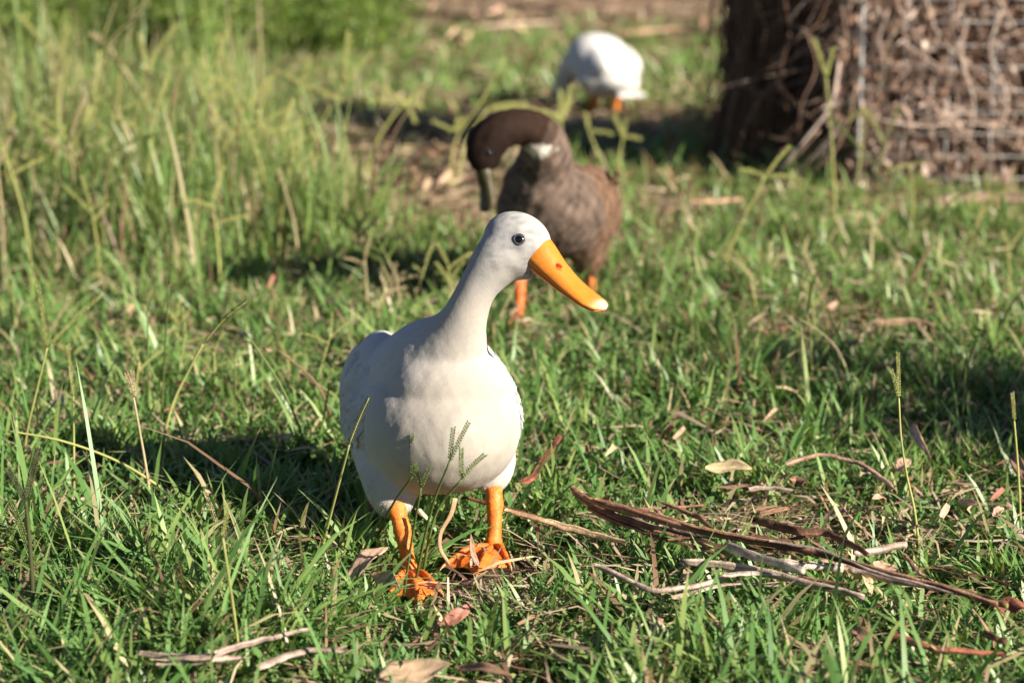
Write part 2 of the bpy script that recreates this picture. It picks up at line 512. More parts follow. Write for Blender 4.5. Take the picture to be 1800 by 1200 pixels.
def eye(root, O, c, nrm, fw, r=0.0062, lid=None):
    nrm = unit(nrm); ax2 = unit(np.asarray(fw) - nrm * (np.asarray(fw) @ nrm)); ax3 = np.cross(nrm, ax2)
    g = Geo(O)
    V, T = ellipsoid(c, [ax2, ax3, nrm], [r, r * .92, r * .8], 26, 28)
    fr = ((V - np.asarray(c)) @ nrm) / (r * .8)
    g.add(V, T, np.where((fr > .78)[:, None], np.array([.004, .004, .005]), np.array([.055, .075, .095]) if lid is None else np.array([.008, .006, .005])))
    e = link('eye', g.mesh('eye', M['eyeball']), root)
    a = np.linspace(0, 2 * math.pi, 25)
    P = np.asarray(c) + nrm * r * .42 + np.cos(a)[:, None] * ax2 * r * .93 + np.sin(a)[:, None] * ax3 * r * .86
    g = Geo(O)
    V, T = loft(P, .0009, .0009, nrm, 6)
    g.add(V, T, (0, 0, 0))
    link('eyelid', g.mesh('eyelid', lid or M['iris']), e)

# ---- the white duck walking towards us
def white_duck():
    hd = R(12)
    H = np.array([math.sin(hd), -math.cos(hd), 0]); L = np.array([math.cos(hd), math.sin(hd), 0])
    base = np.array(gpx(795, 1010, 0.012)); base[2] = 0
    O = np.array([base[0], base[1], float(gz(base[0], base[1]))])
    root = thing('duck', O, 'white duck with orange bill walking towards us, head turned to the side', 'duck', None)
    C0 = np.array(ypx(765, 742, 2.66)); C0 = C0 - Zv * C0[2]
    def at(s, l, z):
        return C0 + H * s + L * l + Zv * z
    pieces = []
    S = np.array([[-.215, .180, .012, .008], [-.18, .178, .045, .025], [-.13, .176, .070, .050], [-.07, .174, .087, .073], [0, .170, .095, .082],
                  [.05, .170, .094, .081], [.09, .176, .083, .071], [.12, .187, .062, .054], [.138, .197, .034, .032], [.146, .203, .010, .010]])
    Q = catmull(S, 46)
    P = np.array([at(s, 0, z) for s, z in Q[:, :2]])
    pieces.append(loft(P, np.maximum(Q[:, 2], .004), np.maximum(Q[:, 3], .004), L, 32, 2.15))
    NP = [(752, 690, 2.66), (774, 645, 2.625), (795, 607, 2.60), (812, 570, 2.585), (826, 535, 2.58), (843, 500, 2.58), (872, 462, 2.585), (895, 440, 2.59)]
    NR = np.array([.082, .066, .045, .0300, .0240, .0232, .030, .034])
    NQ = catmull(np.column_stack([[np.array(ypx(*q)) for q in NP], NR]), 30)
    pieces.append(loft(NQ[:, :3], NQ[:, 3], NQ[:, 3] * 1.04, L, 24))
    # head
    yaw = R(-29)
    hf = np.array([math.cos(yaw), math.sin(yaw), 0]); hl = np.array([-math.sin(yaw), math.cos(yaw), 0])
    pit = R(16)
    ff = hf * math.cos(pit) - Zv * math.sin(pit); fu = hf * math.sin(pit) + Zv * math.cos(pit)
    roll = R(-6)
    hl, fu = hl * math.cos(roll) + fu * math.sin(roll), fu * math.cos(roll) - hl * math.sin(roll)
    hc = np.array(ypx(908, 431, 2.59))
    pieces.append(ellipsoid(hc + fu * .004, [ff, hl, fu], [.0430, .0312, .0348]))
    pieces.append(ellipsoid(hc + ff * .004 - fu * .0135, [ff, hl, fu], [.0355, .0312, .0248]))
    pieces.append(ellipsoid(hc + ff * .030 - fu * .001, [ff, hl, fu], [.021, .019, .021]))
    # thighs
    kA, kB = np.array(ypx(694, 900, 2.575)), np.array(ypx(866, 856, 2.655))
    for k_, s in ((kA, -1), (kB, 1)):
        top = at(-.03, s * .058, .145)
        PP = catmull([top, (top + k_) / 2 + H * .008, k_ + (top - k_) * .10, k_ - Zv * .006], 14)
        rr = np.interp(np.linspace(0, 1, 14), [0, .5, .85, 1], [.046, .033, .0175, .0115])
        pieces.append(loft(PP, rr, rr, L, 16))
    # folded wings lie as shallow lobes on the flanks
    for s in (-1, 1):
        ax = unit(H * .96 - Zv * .12 + L * s * .10); la = unit(L * s * .93 + Zv * .36); la = unit(la - ax * (la @ ax)); ua = np.cross(ax, la)
        pieces.append(ellipsoid(at(-.058, s * .066, .192), [ax, la, ua], [.120, .034, .066]))
    pieces.append(ellipsoid(at(.060, .006, .222), [H, L, Zv], [.066, .072, .050]))
    V, T, Nn = fuse(pieces, O, 0.0032, 20)
    W0 = V + O
    # slight lumps of the breast feathers
    lump = np.where(V[:, 2] > .30, .35, 1.) * (0.0004 * vnoise(V, 22, 11) + 0.0002 * vnoise(V, 55, 12))
    V = V + Nn * lump[:, None]
    hcl, bt = hc - O, C0 - O
    def colf(P):
        c = np.tile(WHITE, (len(P), 1))
        low = np.clip((0.15 - P[:, 2]) / .10, 0, 1)[:, None]
        c = c * (1 - .35 * low) + np.array([.58, .47, .33]) * .35 * low  # peach belly: orange reflection painted into the plumage colour
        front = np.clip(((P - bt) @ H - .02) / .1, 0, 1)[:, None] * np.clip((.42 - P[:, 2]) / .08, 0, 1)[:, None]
        c = c * (1 - .85 * front) + np.array([.345, .308, .258]) * .85 * front  # cream breast, its colour darkened further so full sun does not clip
        d = np.linalg.norm(P - (hcl + ff * .034 - fu * .010), axis=1)
        grime = np.clip((.029 - d) / .014, 0, 1) * np.clip(.40 + .9 * vnoise(P, 150, 8), 0, 1)
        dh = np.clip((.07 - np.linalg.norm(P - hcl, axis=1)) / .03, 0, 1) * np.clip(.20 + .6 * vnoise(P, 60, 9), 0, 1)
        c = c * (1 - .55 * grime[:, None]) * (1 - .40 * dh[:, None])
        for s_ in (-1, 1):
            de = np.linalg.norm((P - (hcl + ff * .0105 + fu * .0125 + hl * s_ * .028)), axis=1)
            c = c * (1 - .28 * np.clip((.0155 - de) / .008, 0, 1)[:, None] * np.array([1, .97, .9]))  # grey shading around each eye painted into the plumage colour
        c = c * (1 - .20 * np.clip((P[:, 2] - .33) / .05, 0, 1))[:, None]  # head colour greyed, painting the shade of a face turned from the sun
        return c * (1 + .03 * vnoise(P, 35, 6))[:, None]
    def flow(P):
        f = np.tile(-H * .55 - Zv * .75, (len(P), 1))
        hi = np.clip((P[:, 2] - .27) / .06, 0, 1)[:, None]
        f = f * (1 - hi) + (np.array([-.5, .25, -.8])) * hi
        back = np.clip((P[:, 2] - .2) / .04, 0, 1)[:, None] * (1 - hi)
        f = f * (1 - back) + (-H) * back
        hd_ = np.clip((.075 - np.linalg.norm(P - hcl, axis=1)) / .02, 0, 1)[:, None]
        return f * (1 - hd_) + (-ff - fu * .2) * hd_
    def ln(P):
        return np.interp(P[:, 2], [.08, .14, .20, .30, .36], [.0075, .0055, .0048, .0042, .0034])
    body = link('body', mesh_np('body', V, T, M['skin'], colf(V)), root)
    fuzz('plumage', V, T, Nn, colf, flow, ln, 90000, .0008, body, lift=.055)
    def side(T_):
        c = V[T_].mean(1) - bt
        return (np.abs(c @ L) > .045) & (c @ H < .05) & (c[:, 2] > .145) & (c[:, 2] < .225)
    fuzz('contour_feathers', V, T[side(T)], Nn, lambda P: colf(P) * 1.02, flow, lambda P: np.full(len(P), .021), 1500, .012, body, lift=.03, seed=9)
    # quill feathers along the folded wings
    for s in (-1, 1):
        wg = None
        g0 = Geo(O)
        ax = unit(-H - Zv * .02)
        sh = at(-.02, s * .088, .215)
        V1, T1 = ellipsoid(at(-.095, s * .076, .190), [ax, unit(L * s + Zv * .3), np.cross(ax, unit(L * s + Zv * .3))], [.090, .020, .050])
        g0.add(V1, T1, WHITE)
        wg = link('wing', g0.mesh('wing', M['skin']), root)
        for q in range(9):
            f_ = q / 8
            g1 = Geo(O)
            b0 = at(-.075 - .03 * f_, s * (.080 + .004 * (1 - f_)), .222 - .075 * f_)
            t0 = b0 - H * (.085 + .05 * (1 - f_)) - Zv * (.004 + .010 * f_) - L * s * .012
            feather(b0, t0, L * s + Zv * (.5 - .4 * f_), .015, WHITE * 1.02, g1)
            link('feather', g1.mesh('feather', M['skin']), wg)
    for q, (u0, v0, u1, v1) in enumerate(((868, 708, 892, 662), (868, 735, 908, 684), (875, 760, 917, 712))):   # ruffled tips beside the breast
        g1 = Geo(O)
        feather(ypx(u0, v0, 2.69), ypx(u1, v1, 2.70), (0.6, -.8, .2), .016, WHITE * 1.02, g1, .03)
        link('feather', g1.mesh('feather', M['skin']), root)
    g1 = Geo(O)
    for a in np.linspace(-.5, .5, 9):
        b0 = at(-.17, .03 * a, .178)
        feather(b0, b0 - H * .07 * math.cos(a) + L * .07 * math.sin(a) + Zv * .004, Zv, .013, WHITE, g1, -.05)
    link('tail', g1.mesh('tail', M['skin']), root)
    # bill, eyes, legs
    bp = R(14)
    bf = ff * math.cos(bp) - fu * math.sin(bp); bu = ff * math.sin(bp) + fu * math.cos(bp)
    bill(root, O, hc + ff * .031 - fu * .0075, bf, bu, .100, .0250, .0310, np.array([.64, .215, .022]), (.66, .46, .36), gape=.014)
    for s in (-1, 1):
        eye(root, O, hc + ff * .0135 + fu * .0145 + hl * s * .0258, hl * s + fu * .22 + ff * .22, ff, .0066)
    for k_, foot in ((kA, ((720, 1003, 2.55), ((684, 1044), (737, 1062), (775, 1040)))), (kB, ((868, 958, 2.625), ((782, 992), (838, 1012), (896, 992))))):
        ank = np.array(ypx(*foot[0]))
        toes = [np.array(gpx(u, v, .012)) for u, v in foot[1]]
        leg_and_foot(root, O, k_ + Zv * .012, ank, toes, .0104, .0078, ORANGE, ank + np.array([.012, .022, -.006]))
    return root
white_duck()

# ---- the brown duck preening
def brown_duck():
    hd = R(-12)
    H = np.array([math.sin(hd), -math.cos(hd), 0]); L = np.array([math.cos(hd), math.sin(hd), 0])
    Yb = 3.92
    b0 = np.array(gpx(965, 575, 0)); O = np.array([b0[0], b0[1], float(gz(b0[0], b0[1]))])
    root = thing('duck', O, 'brown mottled duck preening with its dark head bent down', 'duck')
    C0 = np.array(ypx(972, 390, Yb + .06)); zc = C0[2]; C0 = C0 - Zv * zc
    def at(s, l, z):
        return C0 + H * s + L * l + Zv * z
    S = np.array([[-.23, .185, .010, .008], [-.19, .178, .045, .024], [-.14, .172, .072, .050], [-.08, .172, .090, .074], [-.02, .178, .096, .087],
                  [.03, .192, .092, .088], [.065, .212, .080, .074], [.088, .235, .058, .052], [.10, .255, .030, .030], [.104, .265, .008, .008]])
    Q = catmull(S, 44)
    P = np.array([at(s, 0, z) for s, z in Q[:, :2]])
    pieces = [loft(P, np.maximum(Q[:, 2], .004), np.maximum(Q[:, 3], .004), L, 30, 2.1)]
    NP = [(948, 335, 3.93), (957, 292, 3.90), (957, 254, 3.87), (936, 229, 3.85), (903, 223, 3.83), (872, 234, 3.81), (855, 256, 3.80)]
    NR = np.array([.068, .052, .041, .034, .031, .033, .031])
    NQ = catmull(np.column_stack([[np.array(ypx(*q)) for q in NP], NR]), 28)
    pieces.append(loft(NQ[:, :3], NQ[:, 3], NQ[:, 3], (0, 1, 0.2), 22))
    hc = np.array(ypx(851, 262, 3.80))
    ff = unit(np.array([.02, -.30, -1.0])); fu = np.array([-1., -.75, .3]); fu = unit(fu - ff * (fu @ ff)); hl = np.cross(fu, ff)
    pieces.append(ellipsoid(hc, [ff, hl, fu], [.043, .030, .032]))
    kA, kB = np.array(ypx(912, 497, 3.90)), np.array(ypx(1036, 492, 3.98))
    for k_, s in ((kA, -1), (kB, 1)):
        top = at(-.02, s * .055, .14)
        rr = np.interp(np.linspace(0, 1, 12), [0, .5, .85, 1], [.052, .036, .017, .010])
        pieces.append(loft(catmull([top, (top + k_) / 2, k_ - Zv * .004], 12), rr, rr, L, 14))
    for s in (-1, 1):
        ax = unit(H + Zv * .12); la = unit(L * s + Zv * .35); la = unit(la - ax * (la @ ax))
        pieces.append(ellipsoid(at(-.065, s * .070, .190), [ax, la, np.cross(ax, la)], [.125, .034, .068]))
    V, T, Nn = fuse(pieces, O, .0042, 7)
    V = V + Nn * (.0014 * vnoise(V, 20, 31))[:, None]
    neck = NQ[:, :3] - O
    def colf(P):
        n = len(P)
        mott = vnoise(P, 24, 21) * .5 + vnoise(P, 55, 22) * .5
        breast = np.array([.125, .091, .072]) * (1 + .75 * mott[:, None])
        wing = np.array([.150, .090, .058]) * (1 + .75 * mott[:, None])
        lw = np.clip(((P - (C0 - O)) @ L - .012) / .03, 0, 1)[:, None] * np.clip((.04 - (P - (C0 - O)) @ H) / .03, 0, 1)[:, None]
        bk = np.clip((-.02 - (P - (C0 - O)) @ H) / .04, 0, 1)[:, None]
        c = breast * (1 - np.maximum(lw, bk)) + wing * np.maximum(lw, bk)
        d = np.linalg.norm(P[:, None] - neck[None, ::2], axis=2)
        k = d.argmin(1) / (len(neck[::2]) - 1)
        near = np.clip((.062 - d.min(1)) / .012, 0, 1)
        up = np.clip((k - .40) / .10, 0, 1) * near
        dark = np.array([.034, .018, .012])[None] * np.clip(1.35 - k * .95, .25, 1.2)[:, None] * (1 + .25 * mott[:, None])
        c = c * (1 - up[:, None]) + dark * up[:, None]
        pw = np.array(ypx(948, 262, 3.84)) - O
        white = np.clip((.0215 + .006 * vnoise(P, 40, 2) - np.linalg.norm((P - pw) * np.array([.75, 1, 1.3]), axis=1)) / .008, 0, 1)[:, None]
        c = c * (1 - white) + np.array([.78, .72, .64]) * white
        return np.clip(c, .004, 1)
    def flow(P):
        return np.tile(-H * .7 - Zv * .6, (len(P), 1))
    body = link('body', mesh_np('body', V, T, M['skin'], colf(V)), root)
    fuzz('plumage', V, T, Nn, colf, flow, lambda P: np.interp(P[:, 2], [.2, .3], [.009, .005]), 30000, .0015, body, lift=.08, seed=4)
    for s in (-1, 1):
        g0 = Geo(O); ax = unit(-H - Zv * .10); la = unit(L * s + Zv * .3); la = unit(la - ax * (la @ ax))
        V1, T1 = ellipsoid(at(-.09, s * .076, .185), [ax, la, np.cross(ax, la)], [.095, .022, .055])
        g0.add(V1, T1, np.array([.17, .098, .06]) * (1 + .5 * vnoise(V1, 40, 3))[:, None])
        wg = link('wing', g0.mesh('wing', M['skin']), root)
        for q in range(14):
            f_ = (q % 7) / 6; row = q // 7
            g1 = Geo(O)
            bb = at(-.05 - .05 * row, s * (.095 + .003 * row), .235 - .085 * f_)
            feather(bb, bb - H * (.085 + .02 * row) - Zv * (.006 + .012 * f_) - L * s * .010, L * s + Zv * .3, .0125,
                    np.array([.165, .10, .062]) * rng.uniform(.55, 1.45), g1)
            link('feather', g1.mesh('feather', M['skin']), wg)
    g1 = Geo(O)
    for a in np.linspace(-.5, .5, 9):
        bb = at(-.18, .03 * a, .18)
        feather(bb, bb - H * .07 * math.cos(a) + L * .07 * math.sin(a) + Zv * .01, Zv, .014, np.array([.16, .10, .06]), g1)
    link('tail', g1.mesh('tail', M['skin']), root)
    bill(root, O, hc + ff * .036 - fu * .004, unit(ff + fu * .02), fu, .070, .0180, .022, np.array([.05, .042, .012]), (.03, .025, .012), nost=(.02, .015, .01))
    for s in (-1, 1):
        eye(root, O, hc + ff * .010 + fu * .010 + hl * s * .0275, hl * s + fu * .2, ff, .0045, lid=M['eye'])
    oc = np.array([.62, .14, .025])
    for k_, (au, av, ay), tv in ((kA, (911, 556, 3.87), ((888, 582), (908, 588), (932, 582))), (kB, (1036, 553, 3.96), ((1016, 570), (1036, 574), (1056, 569)))):
        ank = np.array(ypx(au, av, ay))
        leg_and_foot(root, O, k_ + Zv * .01, ank, [np.array(gpx(u, v, .012)) for u, v in tv], .0105, .008, oc)
    return root
brown_duck()

# ---- the far white duck grazing
def far_duck():
    hd = R(-148)
    H = np.array([math.sin(hd), -math.cos(hd), 0]); L = np.array([math.cos(hd), math.sin(hd), 0])
    b0 = np.array(gpx(1065, 207, 0)); O = np.array([b0[0], b0[1], float(gz(b0[0], b0[1]))])
    root = thing('duck', O, 'white duck grazing in the sun beyond the dark shadow, head in the grass', 'duck')
    Yf = b0[1] + .03
    C0 = np.array(ypx(1056, 110, Yf)); C0 = C0 - Zv * C0[2]
    def at(s, l, z):
        return C0 + H * s + L * l + Zv * z
    FK = .80
    S = np.array([[-.20, .120, .012, .010], [-.165, .128, .050, .034], [-.11, .142, .086, .070], [-.05, .162, .106, .092], [.01, .185, .110, .096],
                  [.06, .195, .098, .086], [.10, .190, .074, .066], [.13, .175, .040, .040], [.14, .165, .010, .010]])
    S = S * np.array([FK, 1, FK, FK]) - np.array([0, .032, 0, 0])
    Q = catmull(S, 40)
    P = np.array([at(s, 0, z) for s, z in Q[:, :2]])
    pieces = [loft(P, np.maximum(Q[:, 2], .004), np.maximum(Q[:, 3], .004), L, 26, 2.1)]
    nk = [at(.06, .01, .15), at(.105, .02, .135), at(.13, .03, .10), at(.14, .035, .07), at(.145, .035, .05)]
    nr = np.array([.06, .042, .030, .028, .030])
    pieces.append(loft(catmull(nk, 16), np.interp(np.linspace(0, 4, 16), range(5), nr), np.interp(np.linspace(0, 4, 16), range(5), nr), L, 18))
    hc = at(.148, .035, .050); ff = unit(H * .45 - Zv * .9); fu = unit(H * .9 + Zv * .45)
    pieces.append(ellipsoid(hc, [ff, L, fu], [.040, .029, .031]))
    kA, kB = at(-.005, -.052, .058), at(-.045, .052, .058)
    for k_, s in ((kA, -1), (kB, 1)):
        rr = np.interp(np.linspace(0, 1, 12), [0, .5, .85, 1], [.055, .038, .018, .011])
        pieces.append(loft(catmull([at(-.04, s * .048, .115), (at(-.04, s * .048, .115) + k_) / 2, k_], 12), rr, rr, L, 14))
    V, T, Nn = fuse(pieces, O, .006, 6)
    def colf(P):
        low = np.clip((.13 - P[:, 2]) / .06, 0, 1)[:, None] * .5
        return WHITE * 1.25 * (1 - low) + np.array([.80, .70, .42]) * low
    body = link('body', mesh_np('body', V, T, M['skin'], colf(V)), root)
    fuzz('plumage', V, T, Nn, colf, lambda P: np.tile(-H * .8 - Zv * .4, (len(P), 1)), lambda P: np.full(len(P), .008), 12000, .002, body, lift=.05, seed=5)
    for s in (-1, 1):
        g0 = Geo(O); ax = unit(-H - Zv * .15); la = unit(L * s + Zv * .3); la = unit(la - ax * (la @ ax))
        V1, T1 = ellipsoid(at(-.03, s * .056, .156), [ax, la, np.cross(ax, la)], [.085, .026, .050])
        g0.add(V1, T1, WHITE * 1.25)
        link('wing', g0.mesh('wing', M['skin']), root)
    g1 = Geo(O)
    for a in np.linspace(-.5, .5, 7):
        bb = at(-.125, .03 * a, .098)
        feather(bb, bb - H * .045 * math.cos(a) + L * .065 * math.sin(a) - Zv * .02, Zv, .014, WHITE * 1.2, g1)
    link('tail', g1.mesh('tail', M['skin']), root)
    bill(root, O, hc + ff * .035, ff, fu, .075, .018, .022, np.array([.85, .36, .04]), (.8, .5, .3))
    for s in (-1, 1):
        eye(root, O, hc + ff * .01 + fu * .01 + L * s * .0265, L * s, ff)
    for k_ in (kA, kB):
        ank = k_ - Zv * .046 + H * .01
        leg_and_foot(root, O, k_ + Zv * .01, ank, [np.array([ank[0], ank[1], .012]) + H * .05 * math.cos(a) + L * .05 * math.sin(a) for a in (-.5, 0, .5)], .012, .009, ORANGE)
far_duck()

# ------------------------------------------------------------------ wire cage of dry vines
CA, CB, CC_, CD = (np.array(p) for p in ((.778, 5.12), (2.35, 5.06), (2.35, 5.72), (.84, 5.74)))
CH = 0.74
def cage():
    root = thing('wire_cage', (1.45, 5.5, 0), 'square galvanised wire mesh cage around a heap of dry vines', 'wire cage')
    O = np.array([1.45, 5.5, 0])
    cache = {}
    def wire(a, b, r, name):
        g = Geo(O)
        a, b = np.asarray(a, float), np.asarray(b, float)
        n = 7
        P = catmull([a, (a + b) / 2 + rng.normal(0, .002, 3), b], n)
        V, T = loft(P, r, r, (0.3, 0.4, 0.8) if abs(b[2] - a[2]) < .2 else (1, 0, 0), 6)
        g.add(V, T, (1, 1, 1))
        link(name, g.mesh(name, M['wire']), root)
    for A, B in ((CA, CB), (CA, CD), (CD, CC_)):
        L = np.linalg.norm(B - A); n = int(L / .095)
        for k in range(n + 1):
            p = A + (B - A) * k / n
            if k == 0 and B is not CB:
                continue
            wire([p[0], p[1], 0], [p[0], p[1], CH], .0045 if k == 0 else .0021, 'upright_wire')
        off = unit(np.array([(B - A)[1], -(B - A)[0]])) * .0035
        for k in range(1, 15):
            z = k * .05
            wire([A[0] + off[0], A[1] + off[1], z], [B[0] + off[0], B[1] + off[1], z], .0019, 'cross_wire')
cage()

def inside(n, r, front=0.0):
    """random places in the cage's plan; front>0 crowds them to the front and left faces"""
    a, b = r.uniform(0, 1, n), r.uniform(0, 1, n)
    if front:
        b = b ** front
    lo = CA[None] * (1 - b[:, None]) + CD[None] * b[:, None]
    hi = CB[None] * (1 - b[:, None]) + CC_[None] * b[:, None]
    return lo * (1 - a[:, None]) + hi * a[:, None]
def vine_heap():
    r = np.random.default_rng(21)
    O = np.array([1.45, 5.5, 0])
    root = thing('vine_heap', O, 'heap of tangled dry brown vines and leaves spilling out of the wire cage', 'vine heap')
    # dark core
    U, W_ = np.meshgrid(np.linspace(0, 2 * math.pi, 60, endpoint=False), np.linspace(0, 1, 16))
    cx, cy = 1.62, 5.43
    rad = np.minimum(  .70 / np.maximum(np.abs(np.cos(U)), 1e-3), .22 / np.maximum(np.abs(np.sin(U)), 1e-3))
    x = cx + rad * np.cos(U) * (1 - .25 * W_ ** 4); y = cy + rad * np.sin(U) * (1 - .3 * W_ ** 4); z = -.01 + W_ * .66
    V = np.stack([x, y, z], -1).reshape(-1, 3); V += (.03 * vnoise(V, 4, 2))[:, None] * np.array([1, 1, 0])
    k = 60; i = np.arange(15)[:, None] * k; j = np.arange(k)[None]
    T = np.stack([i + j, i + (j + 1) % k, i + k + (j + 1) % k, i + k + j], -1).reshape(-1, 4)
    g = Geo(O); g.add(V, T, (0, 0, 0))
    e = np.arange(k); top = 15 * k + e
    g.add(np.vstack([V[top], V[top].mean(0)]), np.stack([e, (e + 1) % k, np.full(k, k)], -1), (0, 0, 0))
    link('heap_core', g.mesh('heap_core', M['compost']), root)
    def strand(p, d, L, rad, colr, n=7, wig=.25, sag=.3):
        P = [np.asarray(p, float)]; d = unit(d)
        for q in range(n - 1):
            d = unit(d + r.normal(0, wig, 3) + np.array([0, 0, -sag * .3]))
            nx_ = P[-1] + d * L / (n - 1)
            nx_[2] = min(max(nx_[2], .01), .75)
            P.append(nx_)
        P = catmull(P, n * 2)
        rr = rad * np.linspace(1, .45, len(P)) * r.uniform(.8, 1.2, len(P))
        V, T = loft(P, rr, rr * .7, r.normal(size=3), 5)
        return V, T, colr
    pal = np.array([[.41, .29, .23], [.50, .38, .31], [.29, .19, .14], [.58, .47, .40], [.20, .12, .08], [.37, .25, .18]])
    # the mass of thin vines
    g = Geo(O)
    for q in range(1500):
        p2 = inside(1, r, 1.8)[0]
        p = np.array([p2[0], p2[1], r.uniform(.02, .74)])
        dr = r.normal(size=3) * np.array([1, .35, .8])
        g.add(*strand(p, dr, r.uniform(.12, .45), r.uniform(.0008, .0024), pal[r.integers(6)] * r.uniform(.7, 1.15)))
    for q in range(280):                                 # growing out over the mesh
        a_ = r.uniform(0, 1); p2 = CA * (1 - a_) + CB * a_ + np.array([0, r.uniform(-.03, .01)])
        g.add(*strand([p2[0], p2[1], r.uniform(.05, .74)], r.normal(size=3) * np.array([.8, .12, .8]) - np.array([0, 0, .9]), r.uniform(.1, .4), r.uniform(.0006, .0018), pal[r.integers(6)] * r.uniform(.8, 1.2), wig=.16))
    for q in range(380):                                 # shaggy left side, colours darkened to paint in its shade
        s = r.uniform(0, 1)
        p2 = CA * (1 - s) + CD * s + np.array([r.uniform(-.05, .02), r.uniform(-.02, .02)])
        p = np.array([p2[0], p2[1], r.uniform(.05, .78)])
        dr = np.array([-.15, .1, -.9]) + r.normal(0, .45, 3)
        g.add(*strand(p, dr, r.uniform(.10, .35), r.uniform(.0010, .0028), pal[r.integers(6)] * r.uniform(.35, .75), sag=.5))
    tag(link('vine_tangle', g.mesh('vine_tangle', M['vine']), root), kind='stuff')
    # withered leaves caught in it
    n = 11000
    p2 = inside(n, r, 2.2); P = np.column_stack([p2, r.uniform(.02, .74, n)])
    side = r.uniform(0, 1, n) < .22
    s = r.uniform(0, 1, n)[:, None]
    P[side, :2] = (CA * (1 - s) + CD * s)[side] + r.normal(0, .03, (side.sum(), 2))
    front = (~side) & (r.uniform(0, 1, n) < .5)
    a_ = r.uniform(0, 1, n)[:, None]
    P[front, :2] = (CA * (1 - a_) + CB * a_)[front] + np.column_stack([r.normal(0, .01, front.sum()), r.normal(.016, .014, front.sum())])
    ax = unit(r.normal(size=(n, 3)) + np.array([0, 0, -.8])); nr_ = unit(r.normal(size=(n, 3)) + np.array([0, -.4, 0])); sd = unit(np.cross(ax, nr_)); up = np.cross(sd, ax)
    L = r.uniform(.02, .055, n)[:, None]; w = L * r.uniform(.10, .28, n)[:, None]
    V = np.stack([P, P + ax * L * .5 + sd * w - up * w * .5, P + ax * L * .5 + up * w * .4, P + ax * L * .5 - sd * w - up * w * .4, P + ax * L + up * w * .5], 1).reshape(-1, 3)
    k = np.arange(n)[:, None] * 5
    T = np.concatenate([k + [0, 1, 2], k + [0, 2, 3], k + [2, 1, 4], k + [3, 2, 4]])
    C = np.repeat(pal[r.integers(0, 6, n)] * r.uniform(.7, 1.35, (n, 1)), 5, 0)
    g = Geo(O); g.add(V, T, C)
    tag(link('withered_leaves', g.mesh('withered_leaves', M['litter'], False), root), kind='stuff')
    # single stems that stand out
    stems = [([(1560, 20), (1545, 70), (1555, 120), (1540, 175)], 5.24, 9, 3), ([(1625, -10), (1650, 60), (1700, 110), (1790, 160)], 5.22, 7, 3),
             ([(1475, 110), (1462, 180), (1432, 225), (1395, 270), (1370, 300)], 5.12, 16, 3), ([(1440, 230), (1410, 262), (1385, 290)], 5.08, 11, 5),
             ([(1590, 76), (1640, 110), (1700, 135), (1760, 200), (1800, 240)], 5.2, 7, 1), ([(1380, 0), (1388, 60), (1372, 130), (1385, 200)], 5.35, 7, 4),
             ([(1330, 0), (1345, 50), (1338, 100)], 5.5, 6, 5), ([(1290, 70), (1300, 140), (1280, 210), (1250, 250)], 5.6, 5, 2),
             ([(1480, 10), (1488, 90), (1470, 160), (1478, 260)], 5.24, 8, 5), ([(1700, 30), (1690, 100), (1712, 180), (1700, 260)], 5.2, 9, 3),
             ([(1640, 140), (1632, 200), (1645, 260)], 5.2, 8, 1), ([(1760, 20), (1740, 90), (1770, 170), (1755, 250)], 5.19, 9, 3),
             ([(1400, 120), (1345, 160), (1310, 225), (1290, 285)], 5.4, 6, 2), ([(1505, 150), (1490, 220), (1460, 275), (1425, 300)], 5.14, 9, 5),
             ([(1545, 210), (1620, 222), (1700, 216), (1790, 230)], 5.16, 7, 3), ([(1420, 60), (1435, 120), (1410, 180), (1400, 240), (1360, 275)], 5.25, 7, 2),
             ([(1665, 180), (1720, 212), (1790, 262)], 5.15, 6, 1), ([(1600, 0), (1588, 50), (1605, 100)], 5.2, 8, 0)]
    for path, Y, wpx, ci in stems:
        Y = Y - .15; wpx = wpx * .5
        P = catmull([np.array(ypx(u, v, Y + .015 * q)) for q, (u, v) in enumerate(path)], 16)
        P[:, 2] = np.maximum(P[:, 2], .012)
        rr = wpx / 2 / pxm(Y) * np.linspace(1, .6, 16) * r.uniform(.85, 1.2, 16)
        g = Geo(O); V, T = loft(P, rr, rr * .8, (0.2, 1, .1), 7); g.add(V, T, pal[ci] * 1.05)
        link('vine_stem', g.mesh('vine_stem', M['vine']), root)
vine_heap()
